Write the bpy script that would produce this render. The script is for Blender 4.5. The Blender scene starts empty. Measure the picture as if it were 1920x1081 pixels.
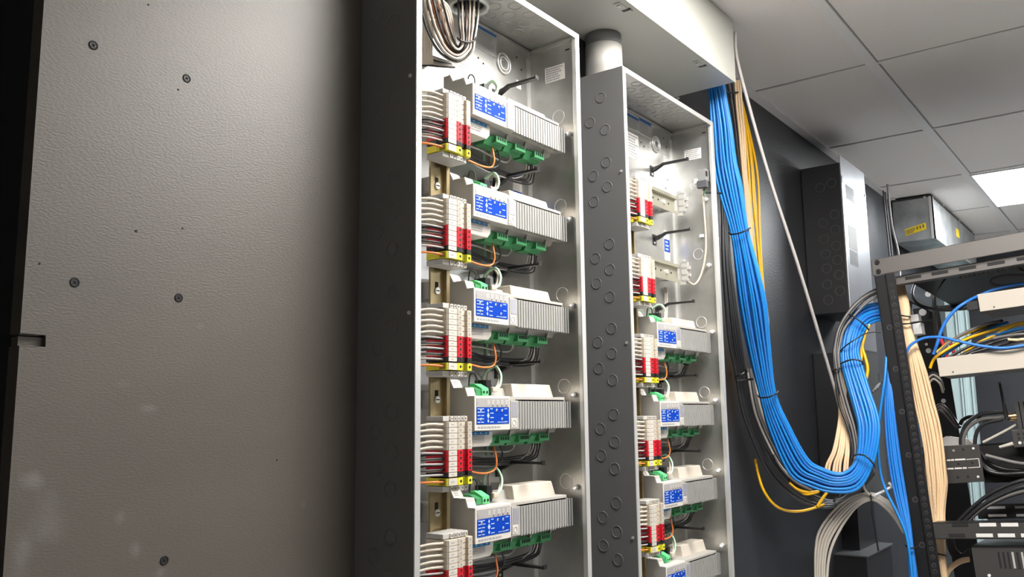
import bpy, math, random
from mathutils import Vector, Matrix
random.seed(7)
S = bpy.context.scene
COL = S.collection
# ------------------------------------------------------------------ camera
FPX = 1599.565
YAW, PIT, ROL = 0.64606572, 0.14480084, -0.0119409
fv = Vector((math.cos(PIT)*math.cos(YAW), math.cos(PIT)*math.sin(YAW), math.sin(PIT)))
r0 = fv.cross(Vector((0, 0, 1))).normalized(); u0 = r0.cross(fv)
rv = math.cos(ROL)*r0 + math.sin(ROL)*u0
uv = -math.sin(ROL)*r0 + math.cos(ROL)*u0
cam = bpy.data.cameras.new('camera'); cam.sensor_width = 36; cam.lens = FPX/1920*36
cam.clip_start = .02; cam.clip_end = 50
co = bpy.data.objects.new('camera', cam); COL.objects.link(co)
M = Matrix.Identity(4)
for i, v in enumerate((rv, uv, -fv)):
    for k in range(3): M[k][i] = v[k]
co.matrix_world = M
S.camera = co

def ray(px, py): return FPX*fv + (px-960)*rv - (py-540.5)*uv
def onx(px, py, X): d = ray(px, py); return d*(X/d.x)
def ony(px, py, Y): d = ray(px, py); return d*(Y/d.y)
def onz(px, py, Z): d = ray(px, py); return d*(Z/d.z)
def at(px, py, dist): return ray(px, py).normalized()*dist

# ------------------------------------------------------------------ materials
MATS = {}
def mat(name, col, rough=.5, metal=0., noise=0., nscale=40., bump=0., bscale=200., emit=None, spec=.5, stretch=None, coat=0.):
    m = bpy.data.materials.new(name); m.use_nodes = True
    nt = m.node_tree; b = nt.nodes['Principled BSDF']
    b.inputs['Base Color'].default_value = (*col, 1)
    b.inputs['Roughness'].default_value = rough
    b.inputs['Metallic'].default_value = metal
    b.inputs['Specular IOR Level'].default_value = spec
    if coat: b.inputs['Coat Weight'].default_value = coat
    if noise or bump:
        tc = nt.nodes.new('ShaderNodeTexCoord'); mp = nt.nodes.new('ShaderNodeMapping')
        nt.links.new(tc.outputs['Object'], mp.inputs['Vector'])
        if stretch: mp.inputs['Scale'].default_value = stretch
    if noise:
        n = nt.nodes.new('ShaderNodeTexNoise'); n.inputs['Scale'].default_value = nscale; n.inputs['Detail'].default_value = 4
        nt.links.new(mp.outputs['Vector'], n.inputs['Vector'])
        r = nt.nodes.new('ShaderNodeValToRGB')
        r.color_ramp.elements[0].position = .3; r.color_ramp.elements[1].position = .7
        r.color_ramp.elements[0].color = (*[c*(1-noise) for c in col], 1)
        r.color_ramp.elements[1].color = (*[min(1, c*(1+noise)) for c in col], 1)
        nt.links.new(n.outputs['Fac'], r.inputs['Fac']); nt.links.new(r.outputs['Color'], b.inputs['Base Color'])
    if bump:
        n2 = nt.nodes.new('ShaderNodeTexNoise'); n2.inputs['Scale'].default_value = bscale; n2.inputs['Detail'].default_value = 6
        nt.links.new(mp.outputs['Vector'], n2.inputs['Vector'])
        bp = nt.nodes.new('ShaderNodeBump'); bp.inputs['Strength'].default_value = bump; bp.inputs['Distance'].default_value = .002
        nt.links.new(n2.outputs['Fac'], bp.inputs['Height']); nt.links.new(bp.outputs['Normal'], b.inputs['Normal'])
    if emit:
        b.inputs['Emission Color'].default_value = (*emit[0], 1); b.inputs['Emission Strength'].default_value = emit[1]
    MATS[name] = m
    return m
def lin(r, g, b):
    f = lambda c: (c/255/12.92) if c/255 <= .04045 else ((c/255+.055)/1.055)**2.4
    return (f(r), f(g), f(b))

mat('wall_black', (.034, .036, .042), .42, noise=.12, nscale=6, bump=.35, bscale=120, spec=.5, stretch=(1, 1, 2.2))
mat('board_lit', (.086, .075, .063), .47, noise=.07, nscale=5, bump=.20, bscale=300, spec=.62, stretch=(.8, 1, 2.0))  # paler than wall_black, the board's extra brightness put into the colour
mat('black_void', (.012, .012, .013), .7)
mat('ceiling_tile', (.86, .83, .80), .85, noise=.03, nscale=300, bump=.15, bscale=500)
mat('ceiling_grid', (.86, .85, .84), .45)
mat('grid_shadow', (.34, .33, .32), .8)  # thin line beside the grid bars, their shadow put into the colour
mat('floor', (.80, .785, .77), .6, noise=.08, nscale=5)
mat('room_wall', (.05, .05, .05), .75)
mat('lamp', (1, 1, 1), .5, emit=((1.0, .965, .915), 26))
mat('lamp_cool', (1, 1, 1), .5, emit=((.94, .975, 1.0), 26))
mat('lamp_frame', (.8, .8, .8), .4)
mat('galv', (.60, .60, .585), .30, .85, noise=.10, nscale=28, bump=.03, bscale=60)
mat('galv_lip', (.78, .78, .76), .32, .6)
mat('duct', (.55, .57, .58), .38, .8, noise=.25, nscale=14, bump=.10, bscale=18)
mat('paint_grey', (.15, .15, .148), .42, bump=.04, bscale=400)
mat('knock_edge', (.16, .16, .155), .35)
mat('hole', (.006, .006, .006), .8)
mat('tray', (.52, .52, .475), .42)
mat('tray_dark', (.05, .05, .05), .5)
mat('pvc_grey', (.24, .24, .24), .4)
mat('steel_pale', (.68, .66, .62), .35, .3)
mat('rail_gold', (.42, .34, .19), .36, .85, noise=.12, nscale=60)
mat('rail_steel', (.56, .54, .44), .36, .7)
mat('mod_grey', (.40, .385, .355), .5)
mat('mod_white', (.58, .555, .515), .5)
mat('mod_strip', (.34, .33, .325), .55)
mat('cream_cover', (.60, .54, .465), .55)
mat('label_blue', lin(4, 58, 165), .55, spec=.12)
mat('label_blue2', lin(30, 110, 160), .4)
mat('mark_white', (.42, .55, .75), .5)
mat('mark_dark', (.08, .08, .09), .5)
mat('mark_grey', (.30, .30, .30), .5)
mat('heatsink', (.34, .34, .33), .45, .3)
mat('plate_silver', (.50, .50, .56), .3, .5)
mat('conn_green', lin(60, 135, 85), .45)
mat('conn_light', lin(100, 205, 135), .4)
mat('term_white', (.52, .46, .375), .5)
mat('term_red', lin(205, 25, 40), .4)
mat('term_red_shade', lin(120, 12, 30), .5)  # darker red paints the shade in the block recesses
mat('term_black', (.02, .02, .022), .4)
mat('term_yellow', lin(225, 215, 50), .4)
mat('term_green', lin(120, 125, 30), .5)
mat('tag', (.53, .495, .44), .5)
mat('bracket_grey', (.42, .41, .39), .5)
mat('black_plastic', (.013, .013, .014), .38)
mat('wire_white', (.54, .475, .39), .5)
mat('wire_grey', (.34, .33, .32), .45)
mat('wire_black', (.016, .016, .018), .4)
mat('wire_copper', lin(225, 125, 60), .4)
mat('wire_red', lin(150, 50, 40), .4)
mat('wire_mint', lin(180, 220, 190), .45)
mat('cable_blue', lin(28, 128, 208), .40)
mat('cable_blue2', lin(48, 122, 212), .40)
mat('cable_black', (.020, .020, .022), .36)
mat('cable_grey', (.52, .48, .42), .45)
mat('cable_ash', (.15, .14, .135), .45)
mat('cable_cream', lin(232, 200, 160), .45)
mat('cable_yellow', lin(246, 188, 12), .4)
mat('cord_white', (.43, .40, .38), .55)
mat('rack_black', (.013, .013, .014), .42, spec=.35)
mat('rack_bar', (.115, .105, .098), .45, .1)
mat('rack_panel', (.044, .042, .040), .48)
mat('rack_slot', (.008, .008, .009), .7)
mat('unit_white', (.50, .45, .385), .6)
mat('unit_under', (.20, .20, .195), .5)
mat('panel_silver', (.66, .68, .72), .30, .75, noise=.04, nscale=10)
mat('panel_black', (.022, .022, .024), .42)
mat('panel_grey', (.085, .088, .09), .45)
mat('post_pale', lin(172, 190, 190), .55)
mat('brass', (.85, .58, .30), .25, .95)
mat('sticker_yellow', lin(232, 200, 30), .5)
mat('paper', (.70, .68, .66), .55)
mat('paper_grey', (.42, .42, .40), .55)
mat('card_grey', (.20, .205, .21), .5)
mat('print_blue', lin(30, 95, 165), .5)
mat('plug_red', lin(215, 50, 60), .4)
mat('white_plastic', (.75, .75, .75), .4)
mat('purple_tint', (.40, .36, .52), .35)

# ------------------------------------------------------------------ mesh builder
def smudges(m, spots):
    nt = m.node_tree; b = nt.nodes['Principled BSDF']
    src = b.inputs['Base Color'].links[0].from_socket
    geo = nt.nodes.new('ShaderNodeNewGeometry'); nz = nt.nodes.new('ShaderNodeTexNoise'); nz.inputs['Scale'].default_value = 45; nz.inputs['Detail'].default_value = 5
    nt.links.new(geo.outputs['Position'], nz.inputs['Vector'])
    for (x, z, rx, rz, k) in spots:
        mp = nt.nodes.new('ShaderNodeMapping'); mp.vector_type = 'POINT'
        mp.inputs['Location'].default_value = (-x/rx, 0, -z/rz); mp.inputs['Scale'].default_value = (1/rx, 0, 1/rz)
        nt.links.new(geo.outputs['Position'], mp.inputs['Vector'])
        ln = nt.nodes.new('ShaderNodeVectorMath'); ln.operation = 'LENGTH'; nt.links.new(mp.outputs['Vector'], ln.inputs[0])
        ad = nt.nodes.new('ShaderNodeMath'); ad.operation = 'MULTIPLY_ADD'; ad.inputs[1].default_value = 1.6
        nt.links.new(nz.outputs['Fac'], ad.inputs[0]); nt.links.new(ln.outputs['Value'], ad.inputs[2])
        mr = nt.nodes.new('ShaderNodeMapRange'); mr.inputs['From Min'].default_value = 1.75; mr.inputs['From Max'].default_value = .9; mr.inputs['To Min'].default_value = 0; mr.inputs['To Max'].default_value = k
        nt.links.new(ad.outputs['Value'], mr.inputs['Value'])
        mx = nt.nodes.new('ShaderNodeMixRGB'); mx.inputs['Color2'].default_value = (.34, .33, .31, 1)
        nt.links.new(mr.outputs['Result'], mx.inputs['Fac']); nt.links.new(src, mx.inputs['Color1']); src = mx.outputs['Color']
    nt.links.new(src, b.inputs['Base Color'])

class MB:
    def __init__(self, T=None):
        self.v = []; self.f = []; self.m = []; self.s = []; self.T = T; self.mats = []
    def mi(self, name):
        if name not in self.mats: self.mats.append(name)
        return self.mats.index(name)
    def add(self, vs, fs, m, smooth=False):
        o = len(self.v)
        for p in vs:
            p = Vector(p)
            self.v.append(self.T @ p if self.T else p)
        k = self.mi(m)
        for f in fs:
            self.f.append([o+i for i in f]); self.m.append(k); self.s.append(smooth)
        return self
    def box(self, x0, x1, y0, y1, z0, z1, m):
        vs = [(x, y, z) for z in (z0, z1) for y in (y0, y1) for x in (x0, x1)]
        return self.add(vs, [(0, 2, 3, 1), (4, 5, 7, 6), (0, 1, 5, 4), (2, 6, 7, 3), (0, 4, 6, 2), (1, 3, 7, 5)], m)
    def quad(self, a, b, c, d, m):
        return self.add([a, b, c, d], [(0, 1, 2, 3)], m)
    def prism(self, poly, axis, a0, a1, m):
        """poly: 2-D points in the two other axes (in order x,y,z without axis)."""
        def P(p, a):
            return {'x': (a, p[0], p[1]), 'y': (p[0], a, p[1]), 'z': (p[0], p[1], a)}[axis]
        n = len(poly)
        vs = [P(p, a0) for p in poly] + [P(p, a1) for p in poly]
        fs = [tuple(range(n-1, -1, -1)), tuple(range(n, 2*n))] + [(i, (i+1) % n, n+(i+1) % n, n+i) for i in range(n)]
        return self.add(vs, fs, m)
    def hull(self, top, bot, m):
        """two matching polygons of 3-D points joined into a solid"""
        n = len(top)
        return self.add(list(top)+list(bot), [tuple(range(n)), tuple(range(2*n-1, n-1, -1))] + [(n+i, n+(i+1) % n, (i+1) % n, i) for i in range(n)], m)
    def cyl(self, p0, p1, r, m, n=16, r2=None, smooth=True):
        p0 = Vector(p0); p1 = Vector(p1); d = (p1-p0).normalized()
        a = d.orthogonal().normalized(); b = d.cross(a); r2 = r if r2 is None else r2
        vs = []
        for p, rr in ((p0, r), (p1, r2)):
            for i in range(n):
                t = 2*math.pi*i/n; vs.append(p + (a*math.cos(t)+b*math.sin(t))*rr)
        self.add(vs, [(i, (i+1) % n, n+(i+1) % n, n+i) for i in range(n)], m, smooth)
        self.add(vs[:n], [tuple(range(n-1, -1, -1))], m); self.add(vs[n:], [tuple(range(n))], m)
        return self
    def pipe(self, p0, p1, r, ri, m, n=24):
        """open hollow tube with wall"""
        p0 = Vector(p0); p1 = Vector(p1); d = (p1-p0).normalized()
        a = d.orthogonal().normalized(); b = d.cross(a)
        vs = []
        for p, rr in ((p0, r), (p1, r), (p1, ri), (p0, ri)):
            for i in range(n):
                t = 2*math.pi*i/n; vs.append(p + (a*math.cos(t)+b*math.sin(t))*rr)
        fs = []
        for k in range(4):
            for i in range(n):
                fs.append((k*n+i, k*n+(i+1) % n, ((k+1) % 4)*n+(i+1) % n, ((k+1) % 4)*n+i))
        return self.add(vs, fs, m, True)
    def tube(self, pts, r, m, n=7, sub=5, smooth=True):
        pts = [Vector(p) for p in pts]
        P = spline(pts, sub) if sub > 1 and len(pts) > 2 else pts
        t = (P[1]-P[0]).normalized(); a = t.orthogonal().normalized()
        vs = []
        for i, p in enumerate(P):
            t = (P[min(i+1, len(P)-1)] - P[max(i-1, 0)]).normalized()
            a = (a - t*a.dot(t)).normalized(); b = t.cross(a)
            for k in range(n):
                q = 2*math.pi*k/n; vs.append(p + (a*math.cos(q)+b*math.sin(q))*r)
        L = len(P)
        fs = [(i*n+k, i*n+(k+1) % n, (i+1)*n+(k+1) % n, (i+1)*n+k) for i in range(L-1) for k in range(n)]
        self.add(vs, fs, m, True)
        self.add(vs[:n], [tuple(range(n-1, -1, -1))], m); self.add(vs[-n:], [tuple(range(n))], m)
        return self
    def ring(self, c, nrm, r, w, h, m, n=20):
        c = Vector(c); nrm = Vector(nrm).normalized()
        return self.pipe(c, c+nrm*h, r, r-w, m, n)
    def build(self, name, parent=None, origin=None, bevel=0, label=None):
        if parent is not None: o0 = Vector(parent['_o']) if '_o' in parent else Vector(parent.location)
        elif origin is not None: o0 = Vector(origin)
        else:
            xs = [p.x for p in self.v]; ys = [p.y for p in self.v]; zs = [p.z for p in self.v]
            o0 = Vector(((min(xs)+max(xs))/2, (min(ys)+max(ys))/2, min(zs)))
        me = bpy.data.meshes.new(name)
        me.from_pydata([tuple(p-o0) for p in self.v], [], self.f)
        for nm in self.mats: me.materials.append(MATS[nm])
        for p, k, s in zip(me.polygons, self.m, self.s): p.material_index = k; p.use_smooth = s
        me.update()
        ob = bpy.data.objects.new(name, me); COL.objects.link(ob)
        if parent is not None:
            ob.parent = parent; ABS[ob.name] = o0
            ob['_o'] = tuple(o0)
        else:
            ob.location = o0
        if bevel:
            md = ob.modifiers.new('bevel', 'BEVEL'); md.width = bevel; md.segments = 2; md.limit_method = 'ANGLE'; md.angle_limit = .6
        if label: ob['label'] = label
        return ob
ABS = {}
def spline(P, sub):
    out = []
    n = len(P)
    for i in range(n-1):
        a = P[max(i-1, 0)]; b = P[i]; c = P[i+1]; d = P[min(i+2, n-1)]
        for k in range(sub):
            t = k/sub
            out.append(.5*((2*b)+(c-a)*t+(2*a-5*b+4*c-d)*t*t+(3*b-a-3*c+d)*t**3))
    out.append(P[-1])
    return out

def tag(o, label, cat, group=None, kind=None):
    o['label'] = label; o['category'] = cat
    if group: o['group'] = group
    if kind: o['kind'] = kind
    return o
def thing(name, label, cat, loc, group=None):
    o = bpy.data.objects.new(name, None); COL.objects.link(o); o.location = loc; o.empty_display_size = .02
    return tag(o, label, cat, group)
def struct(o): o['kind'] = 'structure'; return o
def copy_tree(o, parent=None):
    c = o.copy(); COL.objects.link(c)
    if parent is not None: c.parent = parent
    for ch in o.children: copy_tree(ch, c)
    return c
def dup(o, delta, label=None, group=None):
    c = copy_tree(o); c.location = Vector(o.location)+Vector(delta)
    if label: c['label'] = label
    if group: c['group'] = group
    return c

# ------------------------------------------------------------------ setting
YW = .78            # wall face
ZC = .805           # ceiling face
ZF = -1.62          # floor
XA, XB, YN = -2.2, 4.9, -3.0

mb = MB(); mb.box(XA, XB, YN, .80, ZF-.05, ZF, 'floor'); struct(mb.build('floor'))
# wall board with its notch at the free edge
NB0 = ony(47, 648, YW); NB1 = ony(86, 627, YW)
xe = .3295
XS = .80
poly = [(xe, ZF), (XS, ZF), (XS, .95), (xe, .95), (xe, NB1.z), (NB1.x, NB1.z-.0005), (NB1.x+.0005, NB0.z), (xe, NB0.z)]
sp = []
for px, py, rx, rz, k in ((62, 900, .014, .010, .5), (85, 975, .020, .028, .30), (40, 1050, .012, .030, .35), (225, 970, .007, .008, .35), (256, 1030, .008, .010, .45), (280, 765, .010, .005, .30), (375, 612, .006, .004, .22), (230, 720, .010, .005, .15), (300, 1072, .007, .006, .3), (570, 945, .006, .006, .2)):
    c = ony(px, py, YW); sp.append((c.x, c.z, rx, rz, k*.42))
smudges(MATS['board_lit'], sp)
mb = MB(); mb.prism(poly, 'y', YW, YW+.02, 'board_lit')
mb.box(xe+.001, NB1.x+.002, YW+.006, YW+.019, NB0.z-.001, NB0.z+.0085, 'board_lit'); mb.box(xe+.001, NB1.x-.004, YW+.004, YW+.019, NB0.z+.0095, NB0.z+.0112, 'board_lit')
wall = struct(mb.build('wall_board', origin=(xe, YW, ZF)))
mb = MB(); mb.box(XS, XB, YW, YW+.02, ZF, .95, 'wall_black'); struct(mb.build('wall_back', origin=(XS, YW, ZF)))
mb = MB(); mb.box(XA, xe+.02, .92, .94, ZF, .95, 'black_void'); mb.box(xe, xe+.02, YW+.02, .94, ZF, .95, 'black_void'); struct(mb.build('wall_recess'))
mb = MB(); mb.box(XA-.05, XA, YN, .94, ZF, .95, 'room_wall'); struct(mb.build('wall_left'))
mb = MB(); mb.box(XB, XB+.05, YN, .94, ZF, .95, 'wall_black'); struct(mb.build('wall_right'))
mb = MB(); mb.box(XA, XB, YN-.05, YN, ZF, .95, 'room_wall'); struct(mb.build('wall_front'))
mb = MB(); mb.box(XA, XB, YN, YW+.16, ZC+.004, ZC+.03, 'ceiling_tile'); struct(mb.build('ceiling'))
# suspended grid
TX0, TP = 2.055, .6096
ti = 1
for k in range(0, 5):
    y = .472 - k*TP
    mb = MB(); mb.box(XA, XB, y-.012, y+.012, ZC-.002, ZC+.006, 'ceiling_grid'); mb.box(XA, XB, y-.0142, y-.0118, ZC+.0015, ZC+.006, 'grid_shadow')
    struct(mb.build('trim_%d' % ti)); ti += 1
for k in range(-6, 5):
    x = TX0 + k*TP
    mb = MB()
    mb.box(x-.004, x+.004, YN, YW, ZC+.0005, ZC+.006, 'ceiling_grid'); mb.box(x-.0068, x-.004, YN, YW, ZC+.003, ZC+.0055, 'grid_shadow')
    struct(mb.build('trim_%d' % ti)); ti += 1
mb = MB(); mb.box(xe, XB, YW-.024, YW, ZC-.002, ZC+.006, 'ceiling_grid'); struct(mb.build('trim_%d' % ti))

def ceiling_light(cx, cy, label, em='lamp'):
    t = thing('ceiling_light', label, 'ceiling light', (cx, cy, ZC), 'square ceiling light panels')
    h = .290
    mb = MB(); mb.box(cx-h, cx+h, cy-h, cy+h, ZC-.0030, ZC-.0005, em); mb.build('diffuser', t)
    mb = MB()
    for a, b, c, d in ((-.2975, .2975, -.2975, -h), (-.2975, .2975, h, .2975), (-.2975, -h, -h, h), (h, .2975, -h, h)):
        mb.box(cx+a, cx+b, cy+c, cy+d, ZC-.0045, ZC+.003, 'lamp_frame')
    mb.build('frame', t)
    return t
LX = TX0 + 2.5*TP
ceiling_light(LX, .167, 'lit square ceiling panel above the black rack', 'lamp_cool')
ceiling_light(LX-4*TP, .167, 'lit square ceiling panel in front of the open enclosures')
ceiling_light(LX-4*TP, .167-4*TP, 'unseen fill panel added to the ceiling across the room from the left enclosure')  # fill light added out of view, on the grid spacing
ceiling_light(LX, .167-4*TP, 'unseen fill panel added to the ceiling across the room from the rack', 'lamp_cool')  # second added fill light, also out of view

# screws sunk in the board
for px, py, w in ((175, 85, 'uppermost by the free edge of the board'), (350, 147, 'upper right one, above the faint seam'), (140, 529, 'middle one nearest the notched edge'),
                  (335, 558, 'middle right one on the seam'), (308, 1050, 'lowest one, near the chalky smudges')):
    c = ony(px, py, YW)
    t = thing('wall_screw', 'black screw countersunk in the dark wall board, '+w, 'screw', c, 'screws in the wall board')
    mb = MB(); mb.ring(c-Vector((0, .0005, 0)), (0, 1, 0), .0046, .0016, .0014, 'hole', 18); mb.build('dimple', t)
    mb = MB(); mb.cyl(c-Vector((0, .0003, 0)), c+Vector((0, .001, 0)), .0030, 'panel_black', 14); mb.build('head', t)
    mb = MB()
    for a in (.6, .6+math.pi/2):
        dx, dz = math.cos(a)*.0022, math.sin(a)*.0022; ex, ez = -math.sin(a)*.0006, math.cos(a)*.0006
        mb.quad(*[c+Vector((sx*dx+sy*ex, -.0006, sx*dz+sy*ez)) for sx, sy in ((-1, -1), (1, -1), (1, 1), (-1, 1))], 'hole')
    mb.build('cross_slot', t)

for i, (px, py, w) in enumerate(((255, 433, 'left of the seam'), (334, 168, 'below the upper right screw'), (342, 428, 'on the seam'), (519, 862, 'low and to the right'), (278, 9, 'near the top'), (74, 494, 'near the free edge'))):
    c = ony(px, py, YW); mb = MB(); mb.cyl(c+Vector((0, .0004, 0)), c-Vector((0, .0003, 0)), .0011 if i else .0015, 'hole', 8)
    tag(mb.build('nail_hole'), 'tiny dark nail hole in the grey wall board, '+w, 'nail hole', 'nail holes in the wall board')

# ------------------------------------------------------------------ pseudo print (illegible small lettering)
def bars(mb, o, ax, ay, w, h, rows, m, fill=.55, seed=0, lo=.03, hi=.10, nrm=None):
    """rows of short word-like strips, on the rectangle o + ax*w + ay*h"""
    R = random.Random(seed); o = Vector(o); ax = Vector(ax); ay = Vector(ay)
    for i in range(rows):
        y0 = h*(i+.5-fill/2)/rows; y1 = h*(i+.5+fill/2)/rows; x = 0
        end = w*R.uniform(.7, 1)
        while x < end-.01*w:
            l = w*R.uniform(lo, hi); x1 = min(x+l, end)
            mb.quad(o+ax*x+ay*y0, o+ax*x1+ay*y0, o+ax*x1+ay*y1, o+ax*x+ay*y1, m)
            x = x1 + w*.02
    return mb

# ------------------------------------------------------------------ enclosures
YF = .684
SP = {}
def enclosure(name_label, x0, z1):
    x1 = x0+.3712; z0 = z1-1.4986; yb = YW-.0005
    t = thing('electrical_enclosure', name_label, 'enclosure', (x0, yb, z0), 'tall open metal enclosures')
    th = .0016
    mb = MB(); mb.box(x0, x1, yb-th, yb, z0, z1, 'galv'); SP[(t.name, 2)] = mb.build('back_panel', t)
    for xa, xb, xi in ((x0, x0+th, 1), (x1-th, x1, -1)):
        mb = MB()
        mb.box(xa, xb, YF, yb-th, z0, z1, 'galv')
        xo = x0-.0004 if xi == 1 else x1
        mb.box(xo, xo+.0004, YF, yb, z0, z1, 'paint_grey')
        SP[(t.name, xi)] = mb.build('side_panel', t)
    mb = MB(); mb.box(x0+th, x1-th, YF, yb-th, z1-th, z1, 'galv')
    SP[(t.name, 0)] = mb.build('top_panel', t)
    mb = MB(); mb.box(x0+th, x1-th, YF, yb-th, z0, z0+th, 'galv'); mb.build('bottom_panel', t)
    # front lips
    mb = MB()
    y0, y1 = YF-.0014, YF+.0002
    mb.box(x0, x0+.0095, y0, y1, z0, z1, 'galv_lip'); mb.box(x1-.0105, x1, y0, y1, z0, z1, 'galv_lip')
    mb.box(x0+.0095, x1-.0105, y0, y1, z1-.0095, z1, 'galv_lip'); mb.box(x0+.0095, x1-.0105, y0, y1, z0, z0+.0095, 'galv_lip')
    mb.box(x0+.008, x0+.0095, y1, y1+.006, z0+.01, z1-.01, 'galv_lip'); mb.box(x1-.0105, x1-.009, y1, y1+.006, z0+.01, z1-.01, 'galv_lip')
    mb.build('front_flange', t, bevel=.0006)
    # flange of the back corner (fold under the top; paler strip paints the highlight down the right inner corner)
    mb = MB(); mb.box(x1-.012, x1-th, yb-th-.0012, yb-th, z0, z1-.02, 'galv_lip')
    mb.box(x0+th, x1-th, yb-th-.003, yb-th, z1-.008, z1-.0045, 'galv'); mb.box(x1-th-.003, x1-th, YF+.012, yb-th, z1-.0085, z1-.005, 'galv'); mb.build('corner_fold', t)
    # screws on the flange edge
    for z in (.32, .03, -.28):
        for xs, dx in ((x0, -.002), (x1, .0025)):
            mb = MB(); mb.cyl((xs+dx, YF+.008, z1-.585+z+.08), (xs, YF+.008, z1-.585+z+.08), .0024, 'galv_lip', 10); mb.build('edge_screw', SP[(t.name, 1 if xs == x0 else -1)])
    # knockouts on the outer left face (pattern read off the right one)
    return t
LX0, LZ1 = .7185, .5922
RX0, RZ1 = 1.2287, .5866
encL = enclosure('open metal enclosure nearest the camera, full of grey control modules', LX0, LZ1)
encR = enclosure('open metal enclosure under the pipe, second from the grey wall board, with two empty rails', RX0, RZ1)
DX = RX0-LX0; DZ = RZ1-LZ1

KO = [(1127,183),(1107,230),(1135,243),(1137,304),(1113,330),(1139,350),(1114,378),(1143,457),(1117,484),(1144,505),(1119,531),(1144,556),(1147,615),(1121,641),(1148,662),(1123,690),
      (1149,712),(1151,776),(1126,803),(1153,828),(1128,853),(1153,878),(1156,942),(1131,969),(1157,996),(1132,1022),(1159,1048)]
def ko_mesh():
    mb = MB(); mb.ring((0, 0, 0), (-1, 0, 0), .0095, .0011, .0008, 'knock_edge', 24); mb.cyl((0, 0, 0), (-.0003, 0, 0), .0080, 'paint_grey', 24)
    o = mb.build('knockout', origin=(0, 0, 0)); me = o.data; bpy.data.objects.remove(o); return me
kom = ko_mesh()
def put(me, name, parent, pos, rot=None):
    o = bpy.data.objects.new(name, me); COL.objects.link(o); o.parent = parent; o.location = Vector(pos)-Vector(parent['_o'] if '_o' in parent else parent.location)
    if rot: o.rotation_euler = rot
    return o
for px, py in KO:
    p = onx(px, py, RX0)
    put(kom, 'knockout', SP[(encR.name, 1)], (RX0-.0004, p.y, p.z)); put(kom, 'knockout', SP[(encL.name, 1)], (LX0-.0004, p.y, p.z-DZ))
# knockouts inside: top plate (seen from below) and right side wall
mb = MB(); mb.ring((0, 0, 0), (0, 0, -1), .0105, .0012, .0009, 'galv', 24)
o = mb.build('knockout', origin=(0, 0, 0)); kot = o.data; bpy.data.objects.remove(o)
for e, x0, z1 in ((encL, LX0, LZ1), (encR, RX0, RZ1)):
    for r in range(3):
        for c in range(7):
            put(kot, 'knockout', SP[(e.name, 0)], (x0+.085+c*.036+(.018 if r == 1 else 0), .703+r*.024, z1-.0016))
mb = MB(); mb.ring((0, 0, 0), (-1, 0, 0), .0115, .0011, .0006, 'galv_lip', 24)
o = mb.build('knockout', origin=(0, 0, 0)); kos = o.data; bpy.data.objects.remove(o)
for z in (.4615, .3162, .1766, .036, -.105):
    put(kos, 'knockout', SP[(encR.name, -1)], (RX0+.3696, .7275, z)); put(kos, 'knockout', SP[(encL.name, -1)], (LX0+.3696, .7235, z+.003))
# things fixed to the walls inside
def wall_plate(e, x0, dz):
    mb = MB(); c = Vector((x0+.297, YW-.0021, .544+dz))
    mb.ring(c, (0, -1, 0), .0175, .003, .003, 'galv_lip', 28); mb.ring(c, (0, -1, 0), .0115, .0025, .0035, 'galv_lip', 24); mb.cyl(c, c-Vector((0, .0015, 0)), .0055, 'paint_grey', 16)
    mb.build('mounting_knockout', SP[(e.name, 2)])
    mb = MB()
    for dx, dzz in ((.235, -.012), (.247, -.017), (.333, .022), (.345, .005), (.338, -.02), (.345, -.065), (.336, -.085)):
        mb.cyl((x0+dx, YW-.0021, .545+dz+dzz), (x0+dx, YW-.0026, .545+dz+dzz), .0016, 'hole', 8)
    mb.build('bolt_hole', SP[(e.name, 2)])
    mb = MB()
    for dy, dzz, l in ((.70, -.013, .008), ):
        mb.box(x0+.3692, x0+.3697, dy, dy+l, .5715+dz, .5735+dz, 'hole')
    mb.box(x0+.331, x0+.343, YW-.0026, YW-.002, .515+dz, .529+dz, 'white_plastic')
    mb.build('slot', e)
wall_plate(encL, LX0, 0); wall_plate(encR, RX0, -.004)

def sticker(name, e, quad, m, rows, seed, band=None, mk='mark_grey'):
    """quad: o, ax, ay (full vectors), nrm: offset toward viewer"""
    o, ax, ay, nrm = [Vector(q) for q in quad]
    w, h = ax.length, ay.length; ax = ax/w; ay = ay/h
    mb = MB(); mb.hull([o+nrm*.0004, o+ax*w+nrm*.0004, o+ax*w+ay*h+nrm*.0004, o+ay*h+nrm*.0004], [o, o+ax*w, o+ax*w+ay*h, o+ay*h], m)
    top = h
    if band:
        a = o+nrm*.0006
        mb.quad(a+ay*h*.82, a+ax*w+ay*h*.82, a+ax*w+ay*h, a+ay*h, band); top = h*.8
    bars(mb, o+nrm*.0007+ax*w*.07+ay*h*.05, ax, ay, w*.86, top*.9, rows, mk, seed=seed)
    return mb.build(name, SP[(e.name, 2 if abs(nrm.y) > .5 else -1)])
yb = YW-.0022
sticker('instruction_label', encL, ((.945, yb, .548), (.053, 0, 0), (0, 0, .040), (0, -1, 0)), 'paper_grey', 9, 1, 'print_blue')
sticker('instruction_label', encL, ((.885, yb, .478), (.050, 0, 0), (0, 0, .055), (0, -1, 0)), 'paper', 9, 2)
sticker('warning_label', encL, ((LX0+.3695, .7478, .526), (0, -.038, 0), (0, 0, .0255), (-1, 0, 0)), 'paper', 6, 3)
sticker('instruction_label', encR, ((1.400, yb, .545), (.055, 0, 0), (0, 0, .030), (0, -1, 0)), 'paper_grey', 7, 4, 'print_blue')
sticker('instruction_label', encR, ((1.458, yb, .545), (.050, 0, 0), (0, 0, .034), (0, -1, 0)), 'paper_grey', 7, 5, 'print_blue')
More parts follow.
